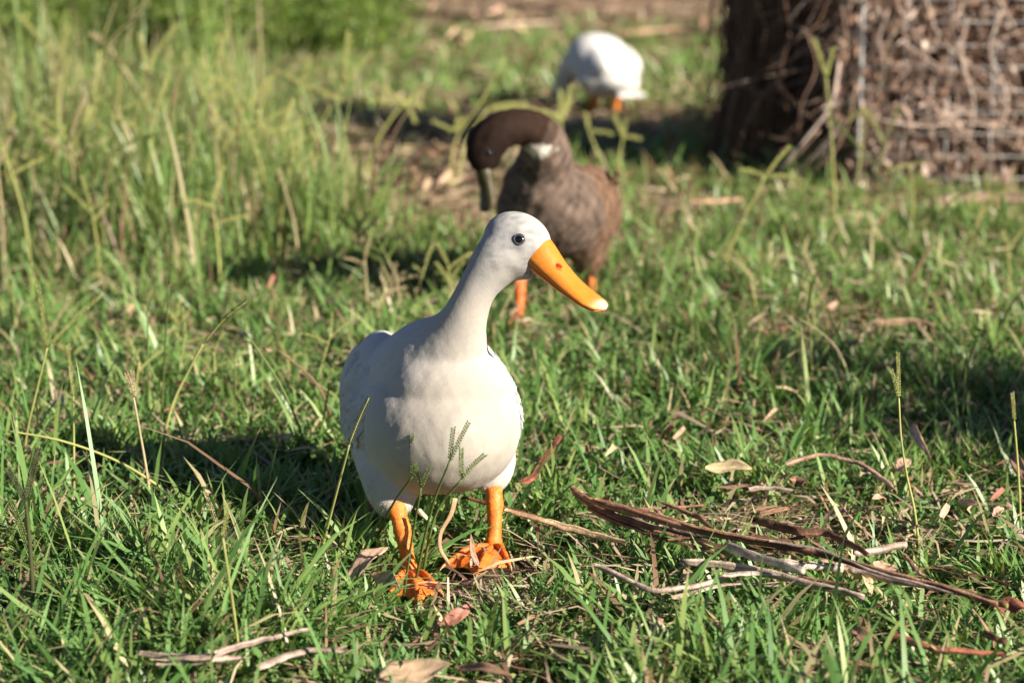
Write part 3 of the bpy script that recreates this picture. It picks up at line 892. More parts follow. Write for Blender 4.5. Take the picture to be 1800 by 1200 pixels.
def stump():
    r = np.random.default_rng(33)
    O = np.array([.67, 5.58, 0])
    root = thing('tree_stump', O, 'tall dark tree stump with hanging dry vines beside the wire cage', 'tree stump')
    n, k = 40, 44
    z = np.linspace(-.03, 1.30, n); a = np.linspace(0, 2 * math.pi, k, endpoint=False)
    Zz, A = np.meshgrid(z, a, indexing='ij')
    rad = .125 + .075 * np.exp(-Zz / .10) + .012 * np.sin(A * 5 + 1.3 * Zz) + .010 * np.sin(A * 11 + 2 * np.sin(Zz * 4)) + .006 * r.normal(size=A.shape)
    V = np.stack([O[0] + rad * np.cos(A) - .03 * Zz, O[1] + rad * np.sin(A), Zz + .03 * np.sin(A * 3) * (Zz > 1.2)], -1).reshape(-1, 3)
    i = np.arange(n - 1)[:, None] * k; j = np.arange(k)[None]
    T = np.stack([i + j, i + (j + 1) % k, i + k + (j + 1) % k, i + k + j], -1).reshape(-1, 4)
    T = np.concatenate([T[:, [0, 1, 2]], T[:, [0, 2, 3]], np.stack([np.full(k, n * k), (n - 1) * k + np.arange(k), (n - 1) * k + (np.arange(k) + 1) % k], -1)])
    V = np.vstack([V, [O[0] - .04, O[1], 1.24]])
    g = Geo(O); g.add(V, T, np.array([.085, .05, .035]) * (1 + .5 * vnoise(V, 14, 3))[:, None])
    link('trunk', g.mesh('trunk', M['bark']), root)
    g = Geo(O)
    for q in range(620):
        aa = r.uniform(math.pi * .8, math.pi * 2.05); z0 = r.uniform(.08, 1.25); rr0 = .135 + .07 * math.exp(-z0 / .12) + r.uniform(0, .05)
        p = np.array([O[0] - .03 * z0 + rr0 * math.cos(aa), O[1] + rr0 * math.sin(aa), z0]); P = [p]; L_ = r.uniform(.08, .4)
        dx = r.normal(0, .22)
        for w_ in range(4):
            P.append(P[-1] + np.array([dx + r.normal(0, .12), r.normal(-.03, .06), -1]) * L_ / 4)
        P = catmull(P, 8); P[:, 2] = np.maximum(P[:, 2], .01)
        rr = r.uniform(.0008, .0024) * np.linspace(1, .4, 8)
        V, T = loft(P, rr, rr * .6, (1, .2, 0), 4)
        g.add(V, T, np.array([[.16, .085, .05], [.24, .15, .10], [.10, .055, .035], [.30, .21, .15]])[r.integers(4)] * r.uniform(.6, 1.1))
    tag(link('vine_curtain', g.mesh('vine_curtain', M['vine']), root), kind='stuff')
    for q in range(26):
        aa = r.uniform(math.pi * .85, math.pi * 2.0); z0 = r.uniform(.25, 1.2)
        p = np.array([O[0] + .15 * math.cos(aa), O[1] + .15 * math.sin(aa), z0]); P = [p]
        L_ = r.uniform(.15, .5)
        for w_ in range(5):
            P.append(P[-1] + np.array([math.cos(aa) * r.uniform(-.1, .25) + r.normal(0, .12), math.sin(aa) * r.uniform(0, .2), -1]) * L_ / 5)
        P = catmull(P, 14); P[:, 2] = np.maximum(P[:, 2], .01)
        rr = r.uniform(.0015, .0042) * np.linspace(1, .5, 14)
        g = Geo(O); V, T = loft(P, rr, rr * .7, (1, .2, 0), 5); g.add(V, T, np.array([.30, .185, .12]) * r.uniform(.5, 1.2))
        link('hanging_vine', g.mesh('hanging_vine', M['vine']), root)
stump()

# ------------------------------------------------------------------ grass
FEET = [gpx(735, 1040), gpx(840, 992), gpx(912, 578), gpx(1036, 565), gpx(1040, 212), gpx(1095, 206)]
def ell(u, v, cu, cv, ru, rv):
    return np.clip(1.6 - 1.6 * np.hypot((u - cu) / ru, (v - cv) / rv), 0, 1)
def dryness(x, y):
    u, v = proj(x, y)
    nz = vnoise(np.stack([x, y], -1), 1.6, 40)
    d = np.maximum.reduce([.8 * ell(u, v, 930, 232, 460, 48), 1.7 * ell(u, v, 715, 312, 240, 105), .9 * ell(u, v, 860, 380, 130, 70), np.clip((75 - v) / 60, 0, 1) * np.clip((u - 480) / 120, 0, 1) * 1.1,
                           .55 * ell(u, v, 1640, 300, 260, 70), .55 * ell(u, v, 1450, 590, 190, 40), .75 * ell(u, v, 1430, 960, 300, 80), .5 * ell(u, v, 1000, 1140, 180, 60), .5 * ell(u, v, 1180, 360, 160, 50), .6 * ell(u, v, 850, 1080, 150, 60)])
    return np.clip(d + .18 * nz, 0, 1)
def tallness(x, y):
    u, v = proj(x, y)
    return np.clip(np.maximum.reduce([1.3 * ell(u, v, 290, 360, 350, 190), ell(u, v, 120, 330, 320, 190), .8 * ell(u, v, 590, 460, 140, 60)]), 0, 1)

def blades(name, n, ybounds, height, width, mat, label, seed, tuft=6, lean=(.25, 1.15), margin=1.22, tall=0.0, colours='lawn', powr=1.0, clump=.75):
    r = np.random.default_rng(seed)
    nt_ = n // tuft
    # tufts spread over the visible strip of ground (plus a margin)
    y0, y1 = ybounds
    yy = np.sqrt(r.uniform(y0 ** 2, y1 ** 2, nt_ * 3)) if powr == 1.0 else y0 + (y1 - y0) * r.uniform(0, 1, nt_ * 3) ** powr
    half = (yy * CP + CAM_H * SP) * 900 / F * margin + .08
    xx = r.uniform(-1, 1, nt_ * 3) * half
    cl = vnoise(np.stack([xx, yy], -1), 2.6, seed + 1)
    dr = dryness(xx, yy); ta = tallness(xx, yy)
    keep = r.uniform(0, 1, nt_ * 3) < (1 - .93 * dr) * (1 - clump * np.clip(-cl, 0, 1))
    if tall > 0:
        keep &= r.uniform(0, 1, nt_ * 3) < (.03 + ta)
    incage = ((xx > .76) & (yy > 5.08) & (yy < 5.78)) | (np.hypot(xx - .67, yy - 5.58) < .17)
    keep &= ~incage
    xx, yy, cl, ta, dr = (q[keep][:nt_] for q in (xx, yy, cl, ta, dr))
    nt_ = len(xx)
    X = np.repeat(xx, tuft) + r.normal(0, .008, nt_ * tuft); Y = np.repeat(yy, tuft) + r.normal(0, .008, nt_ * tuft)
    n = len(X)
    ct, tt, dd = np.repeat(cl, tuft), np.repeat(ta, tuft), np.repeat(dr, tuft)
    az0 = np.repeat(r.uniform(0, 6.283, nt_), tuft)
    az = az0 + r.normal(0, 1.5, n)
    ht = height * r.lognormal(0, .32, n) * (1 + .55 * ct) * (1 + (tall if tall else .5) * tt)
    for f in FEET:
        d = np.hypot((X - f.x) / .06, (Y - f.y + .03) / .075)
        ht *= np.clip(.10 + .70 * d, .25, 1)
    ht *= 1 - .5 * dd
    uu, vv = proj(X, Y)
    ht *= 1 + .55 * ell(uu, vv, 200, 1080, 480, 300) + .3 * ell(uu, vv, 1300, 1200, 500, 120)
    ln = r.uniform(lean[0], lean[1], n) * (1 - .55 * tt)
    w = width * r.uniform(.6, 1.3, n)
    z0 = gz(X, Y) - .004
    dirx, diry = np.cos(az), np.sin(az)
    turn = az + math.pi / 2 + r.normal(0, .5, n)
    sx, sy = np.cos(turn), np.sin(turn)
    ts = np.array([0, .38, .74, 1.0]); ws = np.array([.8, 1.0, .72, 0])
    droop = r.uniform(.1, .9, n)
    rows = []
    for t, ww in zip(ts, ws):
        a = ln * (.55 + .75 * t * (.5 + droop))            # leans over more towards the tip
        hz = ht * t * np.sin(np.clip(a, 0, 1.9)); vz = ht * t * np.cos(np.clip(a, 0, 1.75))
        c = np.stack([X + dirx * hz, Y + diry * hz, z0 + np.maximum(vz, .004)], -1)
        o = np.stack([sx, sy, .35 * np.sin(turn * 3)], -1) * (w * ww / 2)[:, None]
        if ww > 0:
            rows += [c - o, c + o]
        else:
            rows.append(c)
    V = np.stack(rows, 1).reshape(-1, 3)
    k = np.arange(n)[:, None] * 7
    T = np.concatenate([k + q for q in ([0, 1, 3], [0, 3, 2], [2, 3, 5], [2, 5, 4], [4, 5, 6])])
    g1, g2, g3, st, br = (np.array(c) for c in ((.078, .180, .046), (.140, .270, .072), (.250, .335, .100), (.42, .36, .20), (.26, .16, .10)))
    if colours == 'tall':
        g1, g2, g3 = np.array([.085, .18, .046]), np.array([.15, .26, .070]), np.array([.27, .33, .105])
    far = np.clip((Y - 3.2) / 2.2, 0, 1)[:, None]
    m = np.clip(r.normal(.42, .28, n) + .15 * ct, 0, 1)[:, None]
    C = np.where(m < .5, g1 + (g2 - g1) * m * 2, g2 + (g3 - g2) * (m - .5) * 2)
    C = C * (1 - .32 * far) + g3 * .32 * far
    q = r.uniform(0, 1, n)
    pdry = .07 + .13 * far[:, 0] + .35 * dd
    C[q < pdry] = st * r.uniform(.7, 1.15, ((q < pdry).sum(), 1))
    qq = (q > pdry) & (q < pdry * 1.4)
    C[qq] = br * r.uniform(.7, 1.3, (qq.sum(), 1))
    C = np.repeat(C[:, None], 7, 1)
    tipdry = (r.uniform(0, 1, n) < .22)
    C[tipdry, 6] = st; C[:, :2] = C[:, :2] * .7 + np.array([.16, .17, .07]) * .3
    return tag(link(name, mesh_np(name, V, T, M[mat], C.reshape(-1, 3))), label, 'grass', kind='stuff')

blades('lawn_grass', 70000, (2.02, 3.35), .047, .0056, 'grass', 'short green lawn grass around the white duck', 51, tuft=5, lean=(.3, 1.4))
blades('lawn_grass', 78000, (3.25, 5.3), .050, .0056, 'grass', 'sunlit grass around the brown duck', 52, tuft=6, lean=(.25, 1.25))
blades('lawn_grass', 70000, (5.2, 11.8), .050, .0090, 'grass', 'far lawn grass behind the ducks', 53, tuft=7, powr=1.35)
blades('tall_grass', 21000, (3.3, 6.6), .086, .0054, 'grass', 'tall pale grass clumps beside the shrub', 54, tuft=7, lean=(.12, 1.2), tall=1.15, colours='tall')

def straw(name, n, ybounds, label, seed, ln=(.02, .09), wd=(.001, .004), use_dry=True, dens=.25, zmax=.02):
    r = np.random.default_rng(seed)
    y0, y1 = ybounds
    Y = np.sqrt(r.uniform(y0 ** 2, y1 ** 2, n)); X = r.uniform(-1, 1, n) * ((Y * CP + CAM_H * SP) * 900 / F * 1.2 + .05)
    if use_dry:
        k = r.uniform(0, 1, n) < dens + dryness(X, Y)
        X, Y = X[k], Y[k]
    n = len(X)
    a = r.uniform(0, 6.283, n); L = r.uniform(*ln, n); w = r.uniform(*wd, n)
    d = np.stack([np.cos(a), np.sin(a), r.normal(0, .22, n)], -1); s = np.stack([-np.sin(a), np.cos(a), r.normal(0, .35, n)], -1)
    c = np.stack([X, Y, gz(X, Y) + r.uniform(.003, zmax, n)], -1)
    b = np.stack([r.normal(0, .12, n), r.normal(0, .12, n), r.uniform(0, .12, n)], -1) * L[:, None]
    V = np.stack([c - d * L[:, None] / 2 - s * w[:, None] * .3, c - d * L[:, None] / 2 + s * w[:, None] * .3, c + b - s * w[:, None] * .5, c + b + s * w[:, None] * .5, c + d * L[:, None] / 2], 1).reshape(-1, 3)
    k = np.arange(n)[:, None] * 5
    T = np.concatenate([k + [0, 1, 3], k + [0, 3, 2], k + [2, 3, 4]])
    pal = np.array([[.50, .41, .25], [.42, .31, .20], [.55, .45, .31], [.28, .17, .11], [.44, .32, .24], [.17, .10, .07]])
    C = np.repeat(pal[r.integers(0, 6, n)] * r.uniform(.7, 1.2, (n, 1)), 5, 0)
    return tag(link(name, mesh_np(name, V, T, M['litter'], C)), label, 'straw', kind='stuff')
straw('dry_straw', 40000, (2.05, 5.0), 'dry straw scattered under the green blades', 61, zmax=.04, wd=(.0015, .005))
straw('dry_straw', 80000, (4.6, 12), 'dry straw and bark litter covering the bare patch of ground', 62, (.03, .13), (.002, .010), zmax=.03, dens=.2)

# ------------------------------------------------------------------ shrub at the back
def shrub(cx, cy, rx, ry, h, n, label, seed):
    r = np.random.default_rng(seed)
    O = np.array([cx, cy, 0])
    root = thing('shrub', O, label, 'shrub', 'feathery shrubs at the lawn edge')
    g = Geo(O); tips = []
    for q in range(34):
        a = r.uniform(0, 6.283); s = math.sqrt(r.uniform(.02, 1))
        tip = np.array([cx + rx * s * math.cos(a), cy + ry * s * math.sin(a), h * (1 - .45 * s * s) * r.uniform(.6, 1.1)])
        b = np.array([cx + rx * s * .45 * math.cos(a), cy + ry * s * .45 * math.sin(a), -.01])
        P = catmull([b, (b + tip) / 2 + r.normal(0, .03, 3), tip], 8)
        V, T = loft(P, np.linspace(.006, .0015, 8), np.linspace(.006, .0015, 8), (1, .2, 0), 5)
        g.add(V, T, (.13, .11, .05)); tips.append(P)
    tag(link('shrub_stems', g.mesh('shrub_stems', M['vine']), root), kind='stuff')
    tips = np.array(tips)
    k = r.integers(0, 34, n); t = r.integers(2, 8, n)
    P = tips[k, t] + r.normal(0, .055, (n, 3)); P[:, 2] = np.maximum(P[:, 2], .02)
    ax = unit(r.normal(size=(n, 3)) + np.array([0, 0, .7])); sd = unit(np.cross(ax, r.normal(size=(n, 3)))); L = r.uniform(.02, .05, n)[:, None]; w = L * .13
    V = np.stack([P, P + ax * L * .5 - sd * w, P + ax * L * .5 + sd * w, P + ax * L], 1).reshape(-1, 3)
    kk = np.arange(n)[:, None] * 4
    T = np.concatenate([kk + [0, 2, 1], kk + [1, 2, 3]])
    c = np.array([[.13, .21, .045], [.19, .27, .06], [.27, .32, .09], [.09, .15, .035]])
    C = np.repeat(c[r.integers(0, 4, n)] * r.uniform(.75, 1.25, (n, 1)), 4, 0)
    g = Geo(O); g.add(V, T, C)
    tag(link('foliage', g.mesh('foliage', M['shrub']), root), kind='stuff')
shrub(-1.28, 7.0, .42, .40, .52, 13000, 'feathery green shrub with the shadow falling at its foot', 71)
shrub(-1.95, 6.7, .42, .40, .50, 11000, 'darker feathery shrub behind the tallest seed stalks', 72)
shrub(-.75, 8.0, .42, .45, .34, 9000, 'low pale green shrub farthest back on the lawn', 73)

shrub(1.75, 2.55, .34, .22, 1.0, 16000, 'feathery unseen shrub added to cast the shadow behind the stick pile', 74)  # out of view, added only to shade the lawn behind the pile

# ------------------------------------------------------------------ sticks, bark, leaves
def tube_thing(name, path, wpx, colr, label, cat, z=.035, group=None, flat=.62, end=.5, bark=False, z1=None, wob=.10, n=None):
    n = n or max(10, 5 * len(path))
    zs = np.linspace(z, z if z1 is None else z1, len(path))
    zs = zs + (.022 if path[0][1] > 700 else .01)
    P = np.array([np.array(gpx(u, v, zz)) for (u, v), zz in zip(path, zs)])
    P = catmull(P, n)
    P += np.cumsum(rng.normal(0, .0009, (n, 3)), 0) * np.array([1, 1, .5])
    P[:, 2] = np.maximum(P[:, 2], gz(P[:, 0], P[:, 1]) + .008)
    wpx = wpx * 1.25
    rad = wpx / 2 / pxm(P[:, 1].mean(), z) * np.interp(np.linspace(0, 1, n), [0, .08, .6, 1], [.7, 1, .9, end]) * (1 + wob * np.convolve(rng.normal(size=n + 4), np.ones(5) / 3, 'valid'))
    O = P.mean(0); O[2] = 0
    g = Geo(O)
    if not bark:
        V, T = loft(P, rad, rad * flat, (0, 0.2, 1), 9, wobble=.07)
    else:                                                # a curled strip: open arc with thickness
        t = tangents(P); sd = unit(np.cross(t, Zv)); up = np.cross(sd, t)
        k = 9; a = np.linspace(-1.25, 1.25, k)[None] + np.cumsum(rng.normal(0, .08, n))[:, None]
        def arc(s):
            return P[:, None] + sd[:, None] * (np.sin(a) * rad[:, None] * s)[..., None] + up[:, None] * ((np.cos(a) - .6) * rad[:, None] * s * 1.1)[..., None]
        A = np.concatenate([arc(1.0), arc(.78)[:, ::-1]], 1); kk = 2 * k
        V = A.reshape(-1, 3); i = np.arange(n - 1)[:, None] * kk; j = np.arange(kk)[None]
        T = np.stack([i + j, i + (j + 1) % kk, i + kk + (j + 1) % kk, i + kk + j], -1).reshape(-1, 4)
        cap = np.array([[q, q + 1, kk - 2 - q, kk - 1 - q] for q in range(k - 1)])
        T = np.concatenate([T, cap, cap[:, ::-1] + (n - 1) * kk])
    ring = len(V) // n
    c = np.asarray(colr) * (1 + .30 * vnoise(V, 18, 77))[:, None]
    kr = 9 if not bark else 18
    streak = np.clip(1 + .38 * rng.normal(size=kr)[None] + np.cumsum(.12 * rng.normal(size=(n, kr)), 0), .45, 1.7).ravel()
    c[:n * kr] *= streak[:, None]
    g.add(V, T, c)
    return tag(link(name, g.mesh(name, M['bark']), None, O), label, cat, group)

BR, DB, PA, GY, RD, TN = (np.array(c) for c in ((.25, .135, .085), (.14, .07, .045), (.55, .45, .37), (.36, .27, .22), (.23, .085, .05), (.40, .28, .17)))
def z8(*p): return [(900 + a / 2, 750 + b / 2) for a, b in p]
def z7(*p): return [(a / 2, 800 + b / 2) for a, b in p]
ST = [
 (z8((215, 212), (280, 270), (420, 335), (600, 385), (700, 425), (860, 438), (1015, 458)), 16, BR, 'thick split brown bark strip at the upper left of the stick pile', .045, True, .35),
 (z8((250, 250), (380, 285), (560, 340), (760, 385), (1000, 425), (1150, 460), (1300, 510), (1500, 565), (1720, 632)), 11, BR * 1.1, 'longest brown stick, reaching across the pile to the reddish bark clump', .055, False, .6),
 (z8((300, 252), (460, 292), (640, 350), (800, 385), (960, 405)), 9, BR * 1.35, 'light brown bark strip lying along the thick split one', .058, True, .5),
 (z8((270, 285), (400, 345), (560, 395), (720, 440), (760, 450)), 11, DB * 1.3, 'dark brown bark strip under the thick split one', .04, True, .5),
 (z8((900, 400), (1060, 430), (1220, 485), (1420, 540), (1560, 575)), 9, GY * 1.1, 'greyish bark strip lying along the longest stick', .06, True, .4),
 (z8((750, 418), (850, 458), (960, 492), (1040, 515)), 15, PA, 'pale peeled stick with a pointed end lying across the pile', .058, False, .7),
 (z8((930, 472), (1050, 478), (1160, 482)), 15, PA * 1.12, 'short whitish stick between the two long brown sticks', .045, False, .9),
 (z8((590, 470), (800, 492), (1000, 535), (1110, 562), (1240, 592)), 12, GY, 'grey brown stick running under the pale peeled stick', .045, False, .7),
 (z8((290, 485), (400, 545), (500, 582), (600, 572), (750, 535)), 13, GY * 1.1, 'curved greyish bark strip at the lower edge of the pile', .035, True, .5),
 (z8((560, 600), (720, 560), (850, 552), (940, 545)), 13, GY * 1.2, 'flat grey bark strip at the bottom of the pile', .03, True, .6),
 (z8((740, 520), (840, 520), (940, 530)), 12, PA * .8, 'stubby pale grey bark piece beside the curved bark strip', .045, True, .8),
 (z8((860, 325), (930, 350), (1000, 378), (1100, 385), (1180, 425), (1250, 462)), 12, DB * 1.2, 'dark bent twig lying on top of the pile', .06, False, .6),
 (z8((840, 380), (960, 395), (1090, 375), (1185, 405)), 13, DB, 'dark bark scrap at the top of the pile', .052, True, .6),
 (z8((1180, 505), (1260, 520), (1400, 555), (1560, 590)), 9, GY, 'thin grey stick beside the longest stick', .04, False, .5),
 (z8((1470, 556), (1600, 585), (1740, 632)), 11, np.array([.21, .17, .075]), 'greenish brown twig ending at the reddish bark clump', .05, False, .8),
 (z8((1200, 440), (1290, 425), (1375, 415)), 12, GY * 1.15, 'short broken grey twig behind the longest stick', .045, False, .8),
 (z8((-20, 290), (100, 322), (220, 350), (330, 375), (420, 402)), 14, TN, 'tan bark strip in the grass between the duck and the pile', .03, True, .5),
 (z8((-170, 245), (-60, 275), (40, 300), (110, 325)), 10, RD * .9, 'thin reddish bark strip just behind the orange foot', .03, True, .5),
 (z8((20, 195), (70, 165), (110, 100), (165, 25)), 17, RD * 1.1, 'dark reddish bark strip in the grass beside the white duck', .045, True, .6),
 (z8((960, 130), (1040, 105), (1130, 95), (1230, 122), (1290, 165), (1325, 210)), 13, np.array([.52, .33, .23]), 'long curved pinkish bark strip lying on the grass', .06, True, .5),
 (z8((970, 190), (1005, 180), (1042, 200)), 19, BR * .9, 'curled brown bark knob above the stick pile', .05, True, .8),
 (z8((868, 305), (910, 295), (965, 280)), 16, BR * 1.2, 'short rolled bark piece above the dark twig', .045, True, .8),
 (z8((830, 215), (900, 212), (985, 222)), 13, GY, 'flat grey bark scrap behind the rolled bark piece', .045, True, .7),
 (z8((1330, 725), (1430, 765), (1560, 790), (1735, 795)), 19, RD, 'reddish brown bark strip below the stick pile', .03, True, .6),
 (z8((1700, 640), (1750, 620), (1810, 660)), 30, RD * 1.2, 'crumpled reddish bark clump at the end of the longest stick', .04, True, .9),
 (z8((1660, 720), (1710, 738), (1745, 750)), 11, DB, 'small dark twig below the reddish bark clump', .035, False, .7),
 (z8((1120, 815), (1210, 832), (1300, 850)), 6, BR, 'thin brown twig in the grass below the pile', .03, False, .5),
 (z8((690, 690), (750, 715), (790, 750)), 7, TN, 'thin tan twig below the grey bark strips', .035, False, .5),
 (z7((490, 692), (600, 708), (720, 705), (850, 665), (960, 640), (1090, 608)), 15, GY * 1.05, 'long grey bark strip lying in the shaded grass', .04, True, .5),
 (z7((545, 728), (660, 730), (760, 715), (835, 712)), 16, GY * 1.25, 'broad grey bark strip under the long grey one', .03, True, .6),
 (z7((900, 745), (1000, 705), (1100, 680), (1230, 682)), 20, GY * 1.15, 'ragged grey bark strip in front of the duck', .03, True, .6),
 ([(1330, 582), (1385, 575), (1440, 590)], 14, BR, 'brown bark strip in the grass behind the stick pile', .04, True, .6),
 ([(1535, 570), (1590, 566), (1640, 572)], 11, TN, 'tan stick in the sunlit grass behind the pile', .05, False, .6),
 ([(1640, 357), (1720, 350), (1830, 352)], 16, np.array([.42, .27, .21]), 'pinkish log end lying at the foot of the wire cage', .05, False, .9),
 ([(1215, 352), (1262, 350), (1305, 346)], 16, np.array([.42, .27, .17]), 'tan bark strip on the grass before the vine heap', .05, True, .6),
 ([(590, 28), (700, 18), (850, 30)], 8, np.array([.20, .12, .09]), 'brown branch lying on the bare ground far behind', .05, False, .6),
 ([(840, 48), (960, 40), (1060, 46)], 6, np.array([.34, .25, .19]), 'pale fallen branch behind the far white duck', .05, False, .6),
 ([(1090, 60), (1180, 52), (1290, 60)], 9, np.array([.25, .16, .11]), 'dark fallen branch behind the vine heap', .05, False, .6),
 ([(900, 8), (1010, 14), (1180, 6)], 7, np.array([.22, .14, .10]), 'long brown branch at the far edge of the bare ground', .05, False, .6),
 ([(530, 655), (560, 680), (590, 700)], 12, np.array([.33, .20, .13]), 'brown bark scrap in the grass beside the white wing', .04, True, .6),
]
for path, w, c, lab, z, bk, end in ST:
    kind = 'bark_strip' if bk else ('twig' if w < 13 else 'stick')
    tube_thing(kind, path, w, c, lab, kind.replace('_', ' '), z, end=end, bark=bk)

for q in range(22):
    r_ = np.random.default_rng(900 + q)
    t_ = r_.uniform(0, 1); u = 1090 + 560 * t_ + r_.normal(0, 40); v = 900 + 110 * t_ + r_.normal(0, 22)
    l_ = r_.uniform(45, 130); a_ = .28 + r_.normal(0, .22)
    ci = r_.integers(3)
    tube_thing('bark_shred', [(u - l_ / 2 * math.cos(a_), v - l_ / 2 * math.sin(a_)), (u, v + r_.normal(0, 5)), (u + l_ / 2 * math.cos(a_), v + l_ / 2 * math.sin(a_))], r_.uniform(4, 9),
               (BR, GY, DB)[ci] * r_.uniform(.9, 1.2), 'thin %s bark shred lying in the stick pile' % ('brown', 'greyish', 'dark')[ci], 'bark shred', r_.uniform(.025, .055), 'bark shreds in the stick pile', bark=True)

def leaf(a, b, wpx, colr, label, z0=.03, z1=.04, bow=0.0, curl=.35, group=None, name='fallen_leaf'):
    z0, z1 = z0 + .014, z1 + .016
    A, B = np.array(gpx(*a, z0)), np.array(gpx(*b, z1))
    L = np.linalg.norm(B - A); ax = (B - A) / L
    sd = unit(np.cross(Zv, ax)); up = np.cross(ax, sd)
    tl = rng.uniform(.35, .8) * (1 if np.cross(ax, sd * .7 + up * .7)[1] < 0 else -1)
    sd, up = sd * math.cos(tl) + up * math.sin(tl), up * math.cos(tl) - sd * math.sin(tl)
    w = wpx / 2 / pxm(A[1], z0)
    n, m = 13, 7
    t = np.linspace(0, 1, n); s = np.linspace(-1, 1, m)
    prof = np.sin(np.clip(t, .015, .985) ** .8 * math.pi) ** .75
    ph = rng.uniform(0, 6)
    c = A + ax * (t * L)[:, None] + sd * (bow * L * np.sin(t * math.pi))[:, None] + up * (.05 * L * np.sin(t * math.pi * 1.6 + ph))[:, None]
    top = c[:, None] + sd * (s[None] * w * prof[:, None])[..., None] + up * (curl * w * (np.abs(s[None]) ** 1.6) * prof[:, None] * (1 + .5 * np.sin(t * 7 + ph))[:, None] + .0006 * rng.normal(size=(n, m)))[..., None]
    V = np.concatenate([top.reshape(-1, 3), top.reshape(-1, 3) - up * .0009])
    i = np.arange(n - 1)[:, None] * m + np.arange(m - 1)[None]
    Q = np.stack([i, i + 1, i + m + 1, i + m], -1).reshape(-1, 4)
    k = n * m
    e1 = np.arange(n - 1) * m; e2 = e1 + m - 1
    T = np.concatenate([Q, Q[:, ::-1] + k, np.stack([e1, e1 + m, e1 + m + k, e1 + k], -1), np.stack([e2, e2 + k, e2 + m + k, e2 + m], -1)])
    C = np.tile(np.asarray(colr, float), (len(V), 1)) * (1 + .12 * vnoise(V, 60, 5))[:, None]
    rib = np.tile(np.abs(s) < .05, n); C[:k][rib] *= 1.25
    O = (A + B) / 2; O[2] = 0
    g = Geo(O); g.add(V, T, C)
    return tag(link(name, g.mesh(name, M['leaf']), None, O), label, 'leaf', group)
PK, TL, YL, BL, RL = (np.array(c) for c in ((.56, .37, .26), (.50, .36, .23), (.60, .47, .27), (.32, .19, .12), (.38, .17, .12)))
LV = [
 ((606, 1022), (682, 962), 34, PK, 'broad pinkish tan leaf leaning beside the orange foot', .02, .055),
 ((652, 1006), (704, 1034), 30, YL, 'pale curled leaf touching the duck\'s front foot', .03, .035),
 ((492, 1106), (534, 1052), 20, TL, 'tan leaf standing up behind the grey bark strip', .02, .06),
 ((362, 1128), (408, 1080), 30, BL, 'brown shaded leaf in front of the duck\'s shadow', .02, .06),
 ((664, 1206), (790, 1164), 62, TL, 'large tan leaf at the near edge of the grass', .02, .045),
 ((798, 1166), (900, 1186), 22, BL, 'brown leaf beside the large tan leaf', .03, .035),
 ((775, 1096), (830, 1060), 26, RL, 'crumpled reddish leaf in front of the duck\'s feet', .03, .045),
 ((843, 996), (826, 938), 11, BL, 'narrow brown leaf standing on the webbed foot', .025, .06),
 ((1240, 822), (1322, 826), 30, YL, 'yellowish tan leaf next to the curved pink bark', .05, .05),
 ((1576, 826), (1602, 808), 26, PK, 'small pinkish leaf past the end of the curved bark', .05, .06),
 ((1598, 738), (1632, 800), 17, PK, 'slim pinkish leaf leaning in the grass above the curved bark', .06, .05),
 ((92, 680), (113, 746), 20, PK, 'pinkish tan leaf hanging in the grass above the duck\'s shadow', .07, .04),
 ((1500, 1108), (1545, 1136), 28, BL, 'brown leaf left of the reddish bark strip', .03, .03),
 ((1145, 1078), (1164, 1104), 16, PK, 'small pink leaf below the grey bark strips', .03, .04),
 ((1205, 1000), (1228, 1028), 24, TL, 'square tan leaf scrap in the middle of the pile', .035, .03),
 ((1340, 925), (1385, 942), 22, YL, 'yellow leaf scrap under the dark bent twig', .04, .045),
 ((1505, 1010), (1535, 1040), 24, YL, 'pale leaf under the longest stick', .03, .04),
 ((1535, 990), (1580, 1002), 22, PK, 'pinkish leaf behind the longest stick', .045, .04),
 ((1440, 985), (1510, 1000), 18, TL, 'tan leaf tucked between pale stick and longest stick', .04, .04),
 ((1682, 872), (1735, 890), 12, PK, 'narrow pink leaf in the grass behind the bark clump', .04, .04),
 ((1745, 905), (1765, 893), 16, PK, 'tiny pink leaf near the thin yellow stem', .04, .045),
 ((1780, 800), (1812, 850), 22, BL, 'brown leaf half hidden by grass past the yellow stem', .05, .04),
 ((620, 905), (665, 880), 22, BL, 'brown leaf in shade behind the duck\'s leg', .03, .04),
 ((975, 1145), (1000, 1160), 14, RL, 'small red brown leaf on bare soil', .02, .03),
 ((315, 1186), (345, 1200), 20, PK, 'pink leaf fragment under the grey bark', .02, .03),
]
for a, b, w, c, lab, za, zb in LV:
    leaf(a, b, w, c, lab, za, zb, bow=rng.uniform(-.08, .08))
for q in range(46):                                        # leaf litter in the sunny grass
    u, v = rng.uniform(20, 1780), rng.uniform(480, 900)
    if 560 < u < 960 and v > 560:
        continue
    a = rng.uniform(0, 6.28); l = rng.uniform(14, 34) * (.5 + v / 1200)
    ci = rng.integers(5)
    leaf((u, v), (u + l * math.cos(a), v + .6 * l * math.sin(a)), rng.uniform(7, 15), (PK, TL, BL, RL, YL)[ci] * rng.uniform(.85, 1.1),
         'small dry %s leaf fragment caught among the lawn blades' % ('pink', 'tan', 'brown', 'reddish', 'yellowish')[ci], .03, .05, group='leaf fragments in the lawn')
